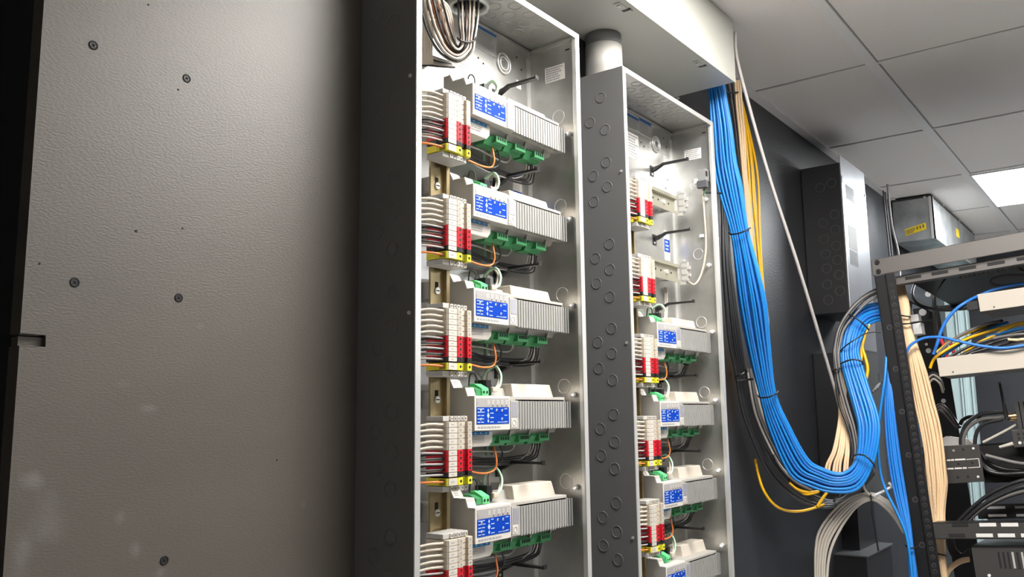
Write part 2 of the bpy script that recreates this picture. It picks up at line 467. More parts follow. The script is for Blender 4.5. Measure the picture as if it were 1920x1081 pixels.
sticker('instruction_label', encR, ((1.402, yb, .488), (.050, 0, 0), (0, 0, .050), (0, -1, 0)), 'paper', 8, 6)
sticker('warning_label', encR, ((RX0+.3695, .7486, .516), (0, -.037, 0), (0, 0, .0225), (-1, 0, 0)), 'paper', 5, 7)
# blue and white label strip in the back corner of each
for e, x0, dz in ((encL, LX0, 0), (encR, RX0, -.0)):
    z0 = .300 if e is encL else .303
    zt = z0+.062
    mb = MB(); xq = x0+.318
    mb.box(xq, xq+.024, yb-.0004, yb, z0, zt, 'paper'); mb.box(xq+.0005, xq+.0235, yb-.0007, yb-.0003, z0+.018, z0+.044, 'label_blue'); bars(mb, (xq+.004, yb-.0009, z0+.02), (1, 0, 0), (0, 0, 1), .016, .022, 3, 'mark_white', seed=9); mb.build('blue_label', SP[(e.name, 2)])
# small moulded clips on the right inner wall
for e, x0, dz in ((encL, LX0, 0), (encR, RX0, DZ)):
    for z in (.4364, .300, .165, .030, -.106, -.247):
        mb = MB(); c = Vector((x0+.3696, .7040, z+dz-.004)); mb.cyl(c, c-Vector((.006, 0, 0)), .0042, 'white_plastic', 10); mb.cyl(c-Vector((.006, 0, 0)), c-Vector((.010, 0, .003)), .0025, 'white_plastic', 8); mb.build('cover_clip', SP[(e.name, -1)])

# ------------------------------------------------------------------ trunking, pipe
zt = .6693; yt = .640; xt1 = 1.622; xt0 = .62
tr = thing('wire_trunking', 'pale metal trunking box along the ceiling above the enclosures', 'trunking', (xt1, YW, zt))
mb = MB(); mb.box(xt0, xt1, yt+.0012, YW-.0005, zt, ZC-.0025, 'tray'); mb.build('body', tr, bevel=.001)
mb = MB(); mb.box(xt0, xt1+.001, yt-.001, yt+.0012, zt-.002, ZC-.0025, 'tray'); mb.build('cover', tr, bevel=.0008)
for px, py in ((1165, 12), (1310, 119)):
    c = onz(px, py, zt)
    mb = MB()
    mb.box(c.x-.016, c.x+.010, c.y-.006, c.y+.006, zt-.0016, zt, 'tray'); mb.box(c.x-.010, c.x-.004, c.y-.003, c.y+.003, zt-.0035, zt-.0016, 'steel_pale'); mb.box(c.x+.012, c.x+.017, c.y-.009, c.y+.007, zt-.0008, zt, 'tray_dark'); mb.box(c.x+.017, c.x+.024, c.y-.008, c.y+.006, zt-.0022, zt, 'tray')
    mb.build('latch', tr)
mb = MB(); c = onz(1276, 181, zt); mb.cyl((c.x, YW-.008, zt-.004), (c.x, YW-.008, zt), .004, 'steel_pale', 10); mb.build('screw', tr)

pc = Vector((1.2655, .7415, 0))
pp = thing('conduit_nipple', 'short grey pipe joining the right enclosure to the trunking', 'pipe', (pc.x, pc.y, RZ1), 'pipes between enclosures and trunking')
mb = MB(); mb.pipe((pc.x, pc.y, RZ1+.001), (pc.x, pc.y, zt-.022), .0330, .029, 'steel_pale', 40); mb.build('sleeve', pp)
mb = MB(); mb.pipe((pc.x, pc.y, zt-.023), (pc.x, pc.y, zt-.0005), .0322, .029, 'pvc_grey', 40); mb.build('coupling', pp)
mb = MB(); mb.pipe((pc.x, pc.y, RZ1-.012), (pc.x, pc.y, RZ1+.002), .029, .024, 'galv_lip', 36); mb.build('bushing', pp)
hc = onz(879, 1, LZ1)
pq = thing('conduit_nipple', 'grey threaded pipe end in the roof of the left enclosure', 'pipe', (hc.x, hc.y, LZ1), 'pipes between enclosures and trunking')
mb = MB(); mb.pipe((hc.x, hc.y, LZ1+.001), (hc.x, hc.y, zt-.0005), .0330, .029, 'steel_pale', 40); mb.build('sleeve', pq)
mb = MB(); mb.pipe((hc.x, hc.y, LZ1-.012), (hc.x, hc.y, LZ1+.002), .031, .024, 'galv_lip', 36); mb.cyl((hc.x, hc.y, LZ1-.003), (hc.x, hc.y, LZ1-.002), .0245, 'hole', 30); mb.build('bushing', pq)

# ------------------------------------------------------------------ control module (built in the fourth row of the left enclosure)
ROWS = [.4225, .282, .1415, .001, -.1397, -.280]
ORD = ['topmost', 'second from top', 'third from top', 'fourth from top', 'fifth from top', 'sixth from top']
ENC = {'L': 'left enclosure', 'R': 'right enclosure'}
def make_module():
    Z = ROWS[3]; X0 = .852; X1 = .9262; X2 = 1.0765
    t = thing('control_module', '', 'control module', (X0, .755, Z), 'grey control modules with ribbed heat sinks')
    # housing: stepped side profile (Y,z)
    pr = [(.758, .043), (.7461, .043), (.7402, .0319), (.7199, .0317), (.7162, .0211), (.7062, .0211), (.7062, -.0228), (.722, -.0235), (.726, -.030), (.758, -.030)]
    mb = MB(); mb.prism([(y, z+Z) for y, z in pr], 'x', X0, X0+.016, 'mod_grey')
    p2 = [(.758, .034), (.745, .034), (.741, .0212), (.7062, .0211), (.7062, -.0228), (.722, -.0235), (.726, -.030), (.758, -.030)]
    mb.prism([(y, z+Z) for y, z in p2], 'x', X0+.016, X2-.014, 'mod_grey')
    # little side wall between print field and terminal
    p3 = [(.756, .043), (.7461, .043), (.7402, .0319), (.7225, .0310), (.7190, .0205), (.756, .0205)]
    mb.prism([(y, z+Z) for y, z in p3], 'x', X0+.0175, X0+.0195, 'mod_white')
    hsg = mb.build('housing', t, bevel=.0005)
    # sloping print field on the top step
    mb = MB()
    a = [(X0-.0002, .7463, Z+.0437), (X0+.0165, .7463, Z+.0437), (X0+.0165, .7401, Z+.0326), (X0-.0002, .7401, Z+.0326)]
    b = [(x, y+.002, z-.001) for x, y, z in a]
    mb.hull(a, b, 'mod_white')
    a = [(X0-.0002, .7203, Z+.0325), (X0+.0165, .7203, Z+.0325), (X0+.0165, .7162, Z+.0216), (X0-.0002, .7162, Z+.0216)]
    mb.hull(a, [(x, y+.002, z-.001) for x, y, z in a], 'mod_white')
    mb.box(X0-.0002, X0+.0165, .7203, .7401, Z+.0317, Z+.0325, 'mod_white')
    bars(mb, (X0+.003, .7407, Z+.0338), (1, 0, 0), (0, .47, .88), .011, .009, 3, 'mark_grey', seed=3, lo=.1, hi=.3)
    mb.build('print_field', hsg)
    # face
    mb = MB(); mb.box(X0-.0004, X1, .7044, .7064, Z-.0230, Z+.0214, 'mod_white'); mb.box(X0, X1, .7062, .7225, Z+.0206, Z+.0216, 'mod_white'); fp = mb.build('face_plate', t, bevel=.0008)
    mb = MB(); mb.box(X0+.0030, X1-.0026, .7040, .7046, Z+.0072, Z+.0185, 'mod_strip')
    for k in range(5):
        x = X0+.027+k*.0098
        bars(mb, (x-.002, .7038, Z+.0105), (1, 0, 0), (0, 0, 1), .0065, .0062, 3, 'mod_white', seed=k, lo=.2, hi=.5)
        if k: mb.box(x-.0012, x+.0004, .7037, .7040, Z+.0078, Z+.0098, 'mark_dark')
    mb.box(X0+.0035, X0+.0062, .7038, .7040, Z+.0095, Z+.0140, 'mark_grey'); mb.build('indicator_strip', fp)
    mb = MB(); mb.box(X0+.0032, X1-.0028, .7038, .7046, Z-.0148, Z+.0066, 'label_blue')
    R = random.Random(5); yy = .7036
    for cx, nz in ((.009, 5), (.0165, 5), (.035, 4), (.0655, 3)):
        for k in range(nz):
            z = Z-.0125+k*(.018/max(1, nz-1)) * .95
            bars(mb, (X0+cx-.0045, yy, z-.0008), (1, 0, 0), (0, 0, 1), .0075, .0020, 1, 'mark_white', seed=k+int(cx*1e4), lo=.2, hi=.5)
    for cx, cz in ((.0115, .0025), (.0115, -.0085), (.056, .0025), (.056, -.0085), (.0445, .003)):
        mb.cyl((X0+cx, yy, Z+cz), (X0+cx, yy-.0003, Z+cz), .0019, 'mark_white', 10); mb.cyl((X0+cx+.0008, yy, Z+cz-.0006), (X0+cx+.0008, yy-.0005, Z+cz-.0006), .0012, 'mark_dark', 8)
    # pictogram column: three stacked diamonds
    for k, s in ((-1, .0026), (0, .0040), (1, .0026)):
        z = Z-.0040+k*.0068
        mb.add([(X0+.0265-s*.7, yy, z), (X0+.0265, yy, z-s), (X0+.0265+s*.7, yy, z), (X0+.0265, yy, z+s)], [(0, 1, 2, 3)], 'mark_white')
    bars(mb, (X0+.046, yy, Z-.0136), (1, 0, 0), (0, 0, 1), .024, .0018, 1, 'mark_white', seed=12)
    mb.build('blue_label', fp)
    mb = MB(); bars(mb, (X0+.005, .7042, Z-.0210), (1, 0, 0), (0, 0, 1), .064, .0036, 1, 'mark_grey', fill=.8, seed=21); mb.build('type_print', fp)
    # heat sink
    hs0, hsb, hst = .9290, Z-.0222, Z+.0150
    mb = MB()
    poly = [(hs0+.0170, .722)]
    x = hs0+.0170; n = 21; p = (X2-x)/n
    for k in range(n):
        poly += [(x, .7115), (x+p*.5, .7115), (x+p*.5, .7050), (x+p, .7050)]; x += p
    poly.append((X2, .722))
    mb.prism(poly[::-1], 'z', hsb, hst, 'heatsink')
    for k in range(n):
        xx = hs0+.0170+p*k
        mb.box(xx+p*.5, xx+p, .7050, .712, hsb-.0014, hsb, 'heatsink')
    mb.box(hs0+.012, X2-.016, .7062, .724, Z+.0152, Z+.0172, 'mod_white')
    hsk = mb.build('heat_sink', t)
    mb = MB(); mb.box(hs0, hs0+.0168, .7052, .722, hsb+.0004, hst+.001, 'mod_grey'); mb.box(hs0+.002, hs0+.0155, .7048, .7053, hsb+.016, hst-.0010, 'plate_silver')
    mb.box(hs0+.001, hs0+.0125, .7047, .7053, hsb+.0025, hsb+.0138, 'mod_white'); mb.ring((hs0+.0068, .7047, hsb+.008), (0, -1, 0), .0042, .0010, .0003, 'mark_grey', 16); mb.build('end_plate', hsk)
    # tall cover behind the heat sink
    Yf, Yb = .728, .757
    mb = MB()
    A = [(X0+.114, Yf, Z+.0165), (X0+.216, Yf, Z+.0165), (X0+.2085, Yf+.003, Z+.0400), (X0+.113, Yf+.003, Z+.0400)]
    B = [(a, Yb, c) for a, b, c in A]
    mb.hull(A, B, 'cream_cover'); mb.build('top_cover', t, bevel=.0012)
    # lower cover with printing
    A = [(X0, .7150, Z-.0232), (X0+.0500, .7150, Z-.0232), (X0+.0500, .7160, Z-.0380), (X0+.0450, .7175, Z-.0440), (X0, .7175, Z-.0440)]
    mb = MB(); mb.hull(A, [(a, .750, c) for a, b, c in A], 'mod_white'); lc = mb.build('lower_cover', t, bevel=.0008)
    mb = MB(); mb.box(X0+.004, X0+.0420, .7146, .7153, Z-.0290, Z-.0245, 'label_blue2')
    for k in range(3): mb.box(X0+.012+.011*k, X0+.0145+.011*k, .7144, .7147, Z-.0275, Z-.0258, 'mark_white')
    bars(mb, (X0+.006, .7149, Z-.0375), (1, 0, 0), (0, .0, 1), .036, .0080, 3, 'mark_grey', seed=31, lo=.06, hi=.14); mb.build('lower_print', lc)
    # three green plugs and the partitions between them
    for k, x in enumerate((X0+.0540, X0+.0990, X0+.1475)):
        nh = 4 if k != 1 else 5
        mb = MB(); w = .0405
        mb.prism([(.748, Z-.026), (.727, Z-.028), (.7235, Z-.0335), (.731, Z-.0450), (.748, Z-.0450)][::-1], 'x', x, x+w, 'conn_green')
        mb.box(x+w*.38, x+w, .7195, .728, Z-.0410, Z-.0320, 'conn_green')
        for h in range(nh):
            xx = x+w*(.47+.5*h/nh); mb.box(xx, xx+.0026, .7191, .7197, Z-.0372, Z-.0328, 'hole')
        mb.build('green_plug', t)
        mb = MB(); mb.prism([(.752, Z-.022), (.719, Z-.022), (.7215, Z-.0325), (.752, Z-.0345)][::-1], 'x', x+w+.0008, x+w+.0030, 'mod_grey'); mb.build('partition', hsg)
    # top connectors
    mb = MB(); x = X0+.0235
    mb.prism([(.752, Z+.0345), (.734, Z+.0345), (.722, Z+.0300), (.722, Z+.0225), (.752, Z+.0225)][::-1], 'x', x, x+.0250, 'conn_green')
    mb.prism([(.742, Z+.0385), (.734, Z+.0385), (.7205, Z+.0320), (.7205, Z+.0225), (.728, Z+.0225), (.742, Z+.0345)][::-1], 'x', x+.011, x+.0250, 'conn_light')
    for h in range(2): mb.cyl((x+.0145+h*.0068, .7203, Z+.0268), (x+.0145+h*.0068, .7207, Z+.0268), .0023, 'hole', 10); mb.ring((x+.0145+h*.0068, .7207, Z+.0268), (0, -1, 0), .0034, .0010, .0008, 'conn_light', 12)
    ip = mb.build('input_plug', t)
    mb = MB(); mb.tube([(x+.012, .744, Z+.036), (x+.011, .741, Z+.050), (x+.015, .738, Z+.053), (x+.018, .736, Z+.048), (x+.018, .735, Z+.037)], .0011, 'wire_black', 6); mb.build('jumper', ip)
    mb = MB(); mb.box(x+.031, x+.042, .729, .750, Z+.0230, Z+.0440, 'black_plastic'); mb.box(x+.042, x+.048, .733, .745, Z+.026, Z+.0380, 'black_plastic')
    dp = mb.build('data_plug', t, bevel=.0008)
    mb = MB(); mb.box(x+.040, x+.051, .7245, .735, Z+.0275, Z+.0345, 'wire_white'); mb.build('plug_sleeve', dp, bevel=.0015)
    return t
mod0 = make_module()
def module_label(k, e):
    s = '%s grey control module with a blue label in the %s'
    if e == 'L':
        return s % (ORD[k], ENC['L'])
    return s % (['', '', 'topmost', 'second from top', 'third from top', 'lowest'][k], ENC['R'])
mod0['label'] = module_label(3, 'L')
for k in (0, 1, 2, 4): dup(mod0, (0, 0, ROWS[k]-ROWS[3]), module_label(k, 'L'))
for k in (2, 3, 4, 5): dup(mod0, (DX, 0, ROWS[k]-ROWS[3]-.0048), module_label(k, 'R'))

# ------------------------------------------------------------------ rails
def vrail(x, z0, z1, label):
    t = thing('mounting_rail', label, 'rail', (x, .7775, z0), 'upright mounting rails')
    mb = MB()
    mb.prism([(x-.0185, .7345), (x-.0125, .7345), (x-.0125, .7410), (x+.0125, .7410), (x+.0125, .7345), (x+.0185, .7345), (x+.0185, .7357), (x+.0137, .7357), (x+.0137, .7422), (x-.0137, .7422), (x-.0137, .7357), (x-.0185, .7357)][::-1], 'z', z0, z1, 'rail_gold')
    z = z0+.03
    while z < z1-.02:
        mb.box(x-.003, x+.003, .7406, .7411, z, z+.014, 'hole'); z += .0467
    mb.build('rail', t)
    for k, rz in enumerate(ROWS):
        z = rz+.017+ (0 if x < 1.2 else -.005)
        if z0 < z < z1:
            mb = MB(); mb.cyl((x, .7408, z), (x, .7385, z), .0046, 'galv_lip', 12); mb.box(x-.0032, x+.0032, .7380, .7386, z-.0006, z+.0006, 'hole'); mb.build('rail_screw', t)
            mb = MB(); mb.box(x-.034, x-.016, .752, .7778, z-.030, z+.030, 'bracket_grey'); mb.box(x-.012, x+.012, .7420, .7778, z-.012, z+.012, 'bracket_grey'); mb.build('standoff', t, bevel=.003)
vrail(.8195, LZ1-1.40, .424, 'gold upright rail carrying the terminal stacks in the left enclosure')
vrail(.8195+DX, RZ1-1.40, .420, 'gold upright rail carrying the terminal stacks in the right enclosure')
def hrail(z, xa, xb, label):
    t = thing('mounting_rail', label, 'rail', (xa, .7775, z), 'empty level rails')
    pr = [(-.0185, .7480), (-.0125, .7480), (-.0125, .7550), (.0125, .7550), (.0125, .7480), (.0185, .7480), (.0185, .7492), (.0137, .7492), (.0137, .7562), (-.0137, .7562), (-.0137, .7492), (-.0185, .7492)]
    mb = MB(); mb.prism([(b, z+a) for a, b in pr], 'x', xa, xb, 'rail_steel')
    x = xa+.02
    while x < xb-.01:
        mb.cyl((x, .7552, z), (x, .7545, z), .0022, 'hole', 8); x += .022
    mb.build('rail', t)
    mb = MB(); mb.cyl((xb-.05, .7552, z), (xb-.05, .7520, z), .0045, 'galv_lip', 12); mb.build('rail_screw', t)
    mb = MB(); mb.box(xb-.030, xb-.010, .7560, .7778, z-.012, z+.012, 'bracket_grey'); mb.build('standoff', t)
    return t
def end_clamp(x, z, label):
    t = thing('end_clamp', label, 'clamp', (x, .757, z-.027), 'toothed end clamps on the empty rails')
    o = [(-.026, .750), (-.026, .738), (-.018, .736), (-.018, .731), (-.010, .731), (-.010, .727), (-.004, .727), (-.004, .7325), (.004, .7325), (.004, .727), (.011, .727), (.011, .7315), (.019, .7315), (.019, .737), (.025, .739), (.025, .750)]
    mb = MB(); mb.prism([(b, z+a) for a, b in o], 'x', x, x+.0065, 'bracket_grey'); mb.build('body', t)
    mb = MB()
    for dz in (-.018, -.006, .008, .019): mb.box(x-.0005, x, .733, .745, z+dz-.0014, z+dz+.0014, 'mark_grey')
    mb.box(x-.0005, x, .7445, .747, z-.018, z+.018, 'mark_grey'); mb.build('ribs', t)
    return t
hrail(.4125, 1.375, 1.556, 'upper empty steel rail in the right enclosure'); end_clamp(1.553, .4165, 'grey toothed clamp on the right end of the upper empty rail')
hrail(.2715, 1.375, 1.556, 'lower empty steel rail in the right enclosure'); end_clamp(1.553, .2755, 'grey toothed clamp on the right end of the lower empty rail')

# ------------------------------------------------------------------ terminal stacks (built in the fourth row of the left enclosure)
XT0, XT1, YT = .7925, .8430, .7000
def term(hm, gm, z, h, tagh=True):
    t = thing('terminal_block', '', 'terminal block', (.8195, .7345, z), None)
    g = .0007
    mb = MB()
    pr = [(XT0, .7342), (XT0, .7175), (XT0+.0015, .7140), (XT0+.0015, .7012), (XT0+.003, YT), (XT0+.0190, YT), (XT0+.0215, YT-.0014), (XT0+.0285, YT-.0014), (XT0+.0290, YT+.003), (XT0+.0382, YT+.003),
          (XT0+.0387, YT-.0014), (XT0+.0465, YT-.0014), (XT0+.050, YT+.003), (XT0+.050, .7342)]
    mb.prism(pr, 'z', z+.0002, z+h-.0002, hm)
    mb.quad((XT0-.0001+.0016, .7132, z+.0012), (XT0+.0014, .7032, z+.0012), (XT0+.0014, .7032, z+h-.0012), (XT0-.0001+.0016, .7132, z+h-.0012), gm)
    mb.box(XT0+.0292, XT0+.0380, YT+.0026, YT+.0031, z+.0006, z+h-.0006, gm)
    mb.build('housing', t)
    mb = MB(); mb.box(XT0+.0032, XT0+.0185, YT-.0008, YT+.0002, z+.0003, z+h-.0003, 'tag'); mb.box(XT0+.0075, XT0+.0130, YT-.0010, YT-.0007, z+h*.42, z+h*.56, 'mark_grey'); mb.build('marker_tag', t)
    for x in (XT0+.0250, XT0+.0427):
        mb = MB(); mb.cyl((x, YT-.0013, z+h*.5), (x, YT-.0017, z+h*.5), min(.0019, h*.28), 'hole' if hm != 'term_white' else 'mark_grey', 10); mb.build('test_socket', t)
    return t
HB = .00675
zt0 = .0005+ROWS[3]-.0112      # top of first block
SEQ = ['w']*5+['r']*4+['k']+['y']
HT = {'w': .0069, 'r': .0066, 'k': .0058, 'y': .0092}
SPEC = {'w': ('term_white', 'wire_white', 'white'), 'r': ('term_red', 'term_red_shade', 'red'), 'k': ('term_black', 'hole', 'black'), 'y': ('term_yellow', 'term_green', 'yellow and green')}
NTH = ['topmost', 'second', 'third', 'fourth', 'fifth']
def stack_items():
    z = zt0; out = []; cnt = {}
    for s in SEQ:
        z -= HT[s]; n = cnt.get(s, 0); cnt[s] = n+1
        out.append((s, n, z)); 
        if s == 'k': z -= .0012
    return out, z
items, zend = stack_items()
protos = {}
for s in 'wrky':
    z = [q for q in items if q[0] == s][0][2]
    protos[s] = (term(SPEC[s][0], SPEC[s][1], z, HT[s]), z)
def clamp(z, h):
    t = thing('stack_end_bracket', '', 'end bracket', (.8195, .7345, z), 'grey end brackets of the terminal stacks')
    mb = MB(); mb.box(XT0, XT1-.004, .7060, .7342, z, z+h, 'bracket_grey'); mb.build('body', t, bevel=.0006)
    mb = MB()
    for k in range(5):
        x = XT0+.012+k*.0066; mb.box(x, x+.0052, .7040, .7062, z+.0004, z+h-.0004, 'tag' if k % 2 == 0 else 'bracket_grey'); mb.box(x+.0016, x+.0036, .7038, .7041, z+h*.3, z+h*.7, 'mark_dark')
    mb.build('clip', t)
    return t
ctop = clamp(zt0+.0006, .0062); cbot = clamp(zend-.0075, .0068)
STK = [('L', k, 0, ROWS[k]-ROWS[3]) for k in range(5)]+[('R', k, DX, ROWS[k]-ROWS[3]-.0048) for k in range(5)]
used = set()
for e, k, dx, dz in STK:
    where = 'in the %s stack, %s' % (ORD[k], ENC[e])
    for s, n, z in items:
        lab = ('%s %s terminal block %s' % (NTH[n], SPEC[s][2], where)) if s in 'wr' else ('%s terminal block near the foot %s' % (SPEC[s][2], where))
        p, pz = protos[s]
        if s not in used and e == 'L' and k == 0:
            used.add(s); o = p; o.location = Vector(o.location)+Vector((dx, 0, dz+z-pz)); protos[s] = (p, z+dz); base = True
        else:
            p, pz = protos[s]; o = copy_tree(p); o.location = Vector(p.location)+Vector((dx, 0, dz+z-pz))
        o['label'] = lab; o['group'] = '%s terminal blocks' % SPEC[s][2]
    for c, nm in ((ctop, 'upper'), (cbot, 'lower')):
        if e == 'L' and k == 3: o = c
        else: o = dup(c, (dx, 0, dz))
        o['label'] = 'grey %s end bracket holding the %s terminal stack of the %s' % (nm, ORD[k], ENC[e])

# ------------------------------------------------------------------ wiring of a row
def wire(pts, r, m, name, label, cat, group=None, n=6, sub=4):
    mb = MB(); mb.tube(pts, r, m, n, sub); return tag(mb.build(name), label, cat, group)
R = random.Random(3)
ROWN = ['top', 'second', 'third', 'fourth', 'fifth']
roww = []
def rw(px_pts, r, m, what, n=6):
    """wire of the fourth row; px_pts = (x, Y, z) with z relative to the row"""
    mb = MB(); mb.tube([(x, y, z+ROWS[3]) for x, y, z in px_pts], r, m, n, 4)
    o = mb.build('control_wire'); roww.append((o, what)); return o
for s, n, z in items:
    zc = z+HT[s]/2-ROWS[3]; j = R.uniform(-.003, .003)
    if s == 'w':
        rw([(.722, .748, zc-.004+j), (.745, .728+R.uniform(-.004, .004), zc-.003+j), (.772, .712, zc+.0005), (.790, .7075, zc), (.7955, .7072, zc)], .00165, 'wire_white', 'cream wire entering the %s white terminal' % NTH[n])
    elif s in 'rk':
        rw([(.722, .748, zc-.003+j), (.745, .730, zc-.002+j), (.770, .713, zc+j*.3), (.790, .7075, zc), (.7955, .7072, zc)], .0013, 'wire_grey' if n % 2 == 0 else 'wire_black', ('dark wire entering the %s red terminal' % NTH[n]) if s == 'r' else 'dark wire entering the black terminal')
        if s == 'r': rw([(.722, .752, zc-.006-j), (.748, .735, zc-.004-j), (.772, .716, zc-.0015), (.789, .7105, zc-.001), (.7955, .7100, zc-.001)], .0012, 'wire_white' if n % 2 else 'wire_black', 'thin second wire beside the %s red terminal' % NTH[n])
    else:
        for q in (-1, 1):
            rw([(.722, .750, zc-.006+q*.0012), (.748, .732, zc-.001+q*.001), (.772, .714, zc+.001), (.7955, .7072+q*.001, zc)], .0013, 'wire_copper', 'copper wire entering the yellow terminal, %s of the pair' % ('upper' if q > 0 else 'lower'))
# runs from the stack foot to the green plugs
def under(px, py, Y): p = ony(px, py, Y); return (p.x, p.y, p.z-ROWS[3])
BL = [('wire_grey', .0013, [(884, 846, .742), (905, 845, .742), (935, 846, .745), (955, 845, .744), (964, 835, .738), (960, 829, .735)], 'grey wire curving up to the first green plug'),
      ('wire_black', .0015, [(882, 856, .748), (905, 859, .75), (945, 858, .755), (985, 852, .755), (995, 842, .748), (998, 832, .738)], 'black wire rising to the third green plug, leftmost of the comb'),
      ('wire_black', .0015, [(882, 861, .748), (910, 863, .75), (950, 862, .755), (992, 855, .755), (1001, 843, .748), (1003, 832, .738)], 'black wire rising to the third green plug, second of the comb'),
      ('wire_black', .0015, [(882, 866, .748), (910, 867, .75), (955, 866, .755), (997, 857, .755), (1006, 844, .748), (1007, 832, .738)], 'black wire rising to the third green plug, third of the comb'),
      ('wire_black', .0015, [(882, 870, .748), (910, 870, .752), (960, 869, .757), (1002, 859, .757), (1010, 844, .75), (1012, 832, .738)], 'black wire rising to the third green plug, last of the comb'),
      ('wire_copper', .0013, [(880, 883, .735), (905, 887, .73), (925, 882, .728), (931, 868, .726), (929, 850, .728), (926, 832, .735)], 'orange wire looping down from the first green plug'),
      ('wire_black', .0014, [(884, 876, .745), (915, 876, .742), (936, 868, .738), (942, 852, .735), (939, 840, .735), (935, 831, .736)], 'black wire looping beside the orange wire'),
      ('wire_grey', .0012, [(884, 872, .752), (920, 873, .755), (960, 866, .757), (988, 851, .752), (995, 834, .738)], 'thin grey wire under the module')]
for m, r, pts, w in BL: rw([under(*p) for p in pts], r, m, w)
# pale data lead from the black plug looping down behind
rw([(.9235, .7270, .0315), (.936, .7290, .0370), (.9440, .7330, .0520), (.9470, .7460, .0640), (.951, .7700, .0520), (.962, .7750, .020), (.966, .776, -.060)], .0019, 'wire_mint', 'pale green lead curling out of the black plug')
rw([(.9235, .7290, .0300), (.938, .7330, .0400), (.9480, .7400, .0560), (.955, .7560, .0660), (.962, .7720, .050), (.975, .7755, .010), (.980, .776, -.060)], .0017, 'wire_white', 'white lead curling out of the black plug')
for e, k, dx, dz in STK:
    for o, w in roww:
        if e == 'R' and k in (0, 1) and not ('terminal' in w): continue
        if e == 'L' and k == 3: c = o
        else:
            c = o.copy(); COL.objects.link(c); c.location = Vector(o.location)+Vector((dx, R.uniform(-.001, .001), dz))
        tag(c, '%s, %s row, %s' % (w, ROWN[k], ENC[e]), 'wire', 'control wires in the enclosures')
# right enclosure's lowest row: leads of the lowest module
for o, w in roww:
    if 'plug' in w and ('lead' in w):
        c = o.copy(); COL.objects.link(c); c.location = Vector(o.location)+Vector((DX, 0, ROWS[5]-ROWS[3]-.0048)); tag(c, '%s, sixth row, right enclosure' % w, 'wire', 'control wires in the enclosures')

# black cable fingers
def finger():
    x = 1.5051-DX; z = -.0686+.0
    t = thing('cable_finger', '', 'cable finger', (x, YW-.0022, z), 'black cable fingers')
    mb = MB(); w = .0042
    pr = [(.7778, -.0135), (.7700, -.0120), (.752, -.0032), (.7000, -.0030), (.7000, .0005), (.752, .0012), (.760, -.002), (.7778, -.0055)]
    mb.prism([(a, z+b) for a, b in pr], 'x', x-w, x+w, 'black_plastic'); mb.build('arm', t, bevel=.0008)
    mb = MB(); mb.box(x-.008, x+.006, .7765, .7778, z-.022, z-.001, 'black_plastic'); mb.cyl((x-.002, .7766, z-.018), (x-.002, .7755, z-.018), .0022, 'galv_lip', 8); mb.build('base', t)
    mb = MB(); mb.box(x-w, x+w, .6985, .7002, z-.0035, z+.0025, 'black_plastic'); mb.build('lip', t)
    return t
f0 = finger()
for e, dx, dz0 in (('L', 0, 0), ('R', DX, -.005)):
    for i, k in enumerate((-1, 0, 1, 2, 3, 4)):
        dz = (3-k)*.1410
        lab = '%s black cable finger reaching out of the back of the %s' % (ORD[i], ENC[e])
        if e == 'L' and k == 3: f0['label'] = lab
        else: dup(f0, (dx, 0, dz+dz0), lab)

# loose loops of wire in the head of the left enclosure
zc = LZ1-.004
LOOPM = 2*['wire_black', 'wire_white', 'wire_copper', 'wire_black', 'wire_black', 'wire_white', 'wire_black', 'wire_red', 'wire_white', 'wire_grey', 'wire_black', 'wire_white', 'wire_black', 'wire_copper', 'wire_white', 'wire_grey', 'wire_black', 'wire_white', 'wire_white', 'wire_black']
CL = [(878, 3), (877, 40), (876, 74), (873, 90), (858, 101), (839, 88), (823, 56), (813, 22), (806, -8), (802, -24)]
LOOPM = ['wire_black', 'wire_white', 'wire_copper', 'wire_white', 'wire_white', 'wire_black', 'wire_grey', 'wire_black', 'wire_black', 'wire_copper', 'wire_white', 'wire_red', 'wire_white', 'wire_black', 'wire_white', 'wire_black', 'wire_white', 'wire_grey', 'wire_black', 'wire_white', 'wire_black', 'wire_white', 'wire_black', 'wire_white']
k = 0
for a in range(6):
    for b in range(4):
        m = LOOPM[k % len(LOOPM)]; k += 1
        pts = []
        for q, (px, py) in enumerate(CL):
            if q == 0: pts.append(onz(px+(a-2.5)*7.6, py+(b-1.5)*7.0, zc)); continue
            e0 = CL[max(q-1, 0)]; e1 = CL[min(q+1, len(CL)-1)]; dx, dy = e1[0]-e0[0], e1[1]-e0[1]; n_ = math.hypot(dx, dy)
            sp_ = (6.6, 6.6, 4.8, 5.0, 5.6, 6.6, 8.2, 8.6, 7.6, 6.5)[q]; off = (a-2.5)*sp_+(b % 2)*1.8
            pts.append(ony(px+dy/n_*off, py-dx/n_*off, .714+b*.0036+(.004 if q == 4 else 0)+.0045*math.sin(a*2.1+q*.8)*(q > 3)))
        c = {'wire_black': 'black', 'wire_white': 'cream', 'wire_copper': 'orange', 'wire_grey': 'grey', 'wire_red': 'brown'}[m]
        wire(pts, .00155, m, 'spare_wire', '%s spare wire in the coil at the head of the left enclosure' % c, 'wire', '%s spare wires in the coil of the left enclosure' % c)
for i in range(6):
    pts = [ony(790+i*4, 132-i*3, .752-.002*i), ony(788+i*4, 95, .744-.002*i), ony(791+i*4, 50, .735-.002*i), ony(801+i*4, 18, .727), ony(822+i*1, 1+i*4, .722-.001*i), ony(838-i*2, 10+i*4, .722-.001*i), ony(846-i*3, 34+i*3, .727), ony(850-i*3, 66+i*3, .733), ony(856-i*3, 100, .737)]
    wire(pts, .0023, 'wire_white', 'spare_wire', 'thick cream wire arching over the coil in the left enclosure', 'wire', 'thick cream wires over the coil')
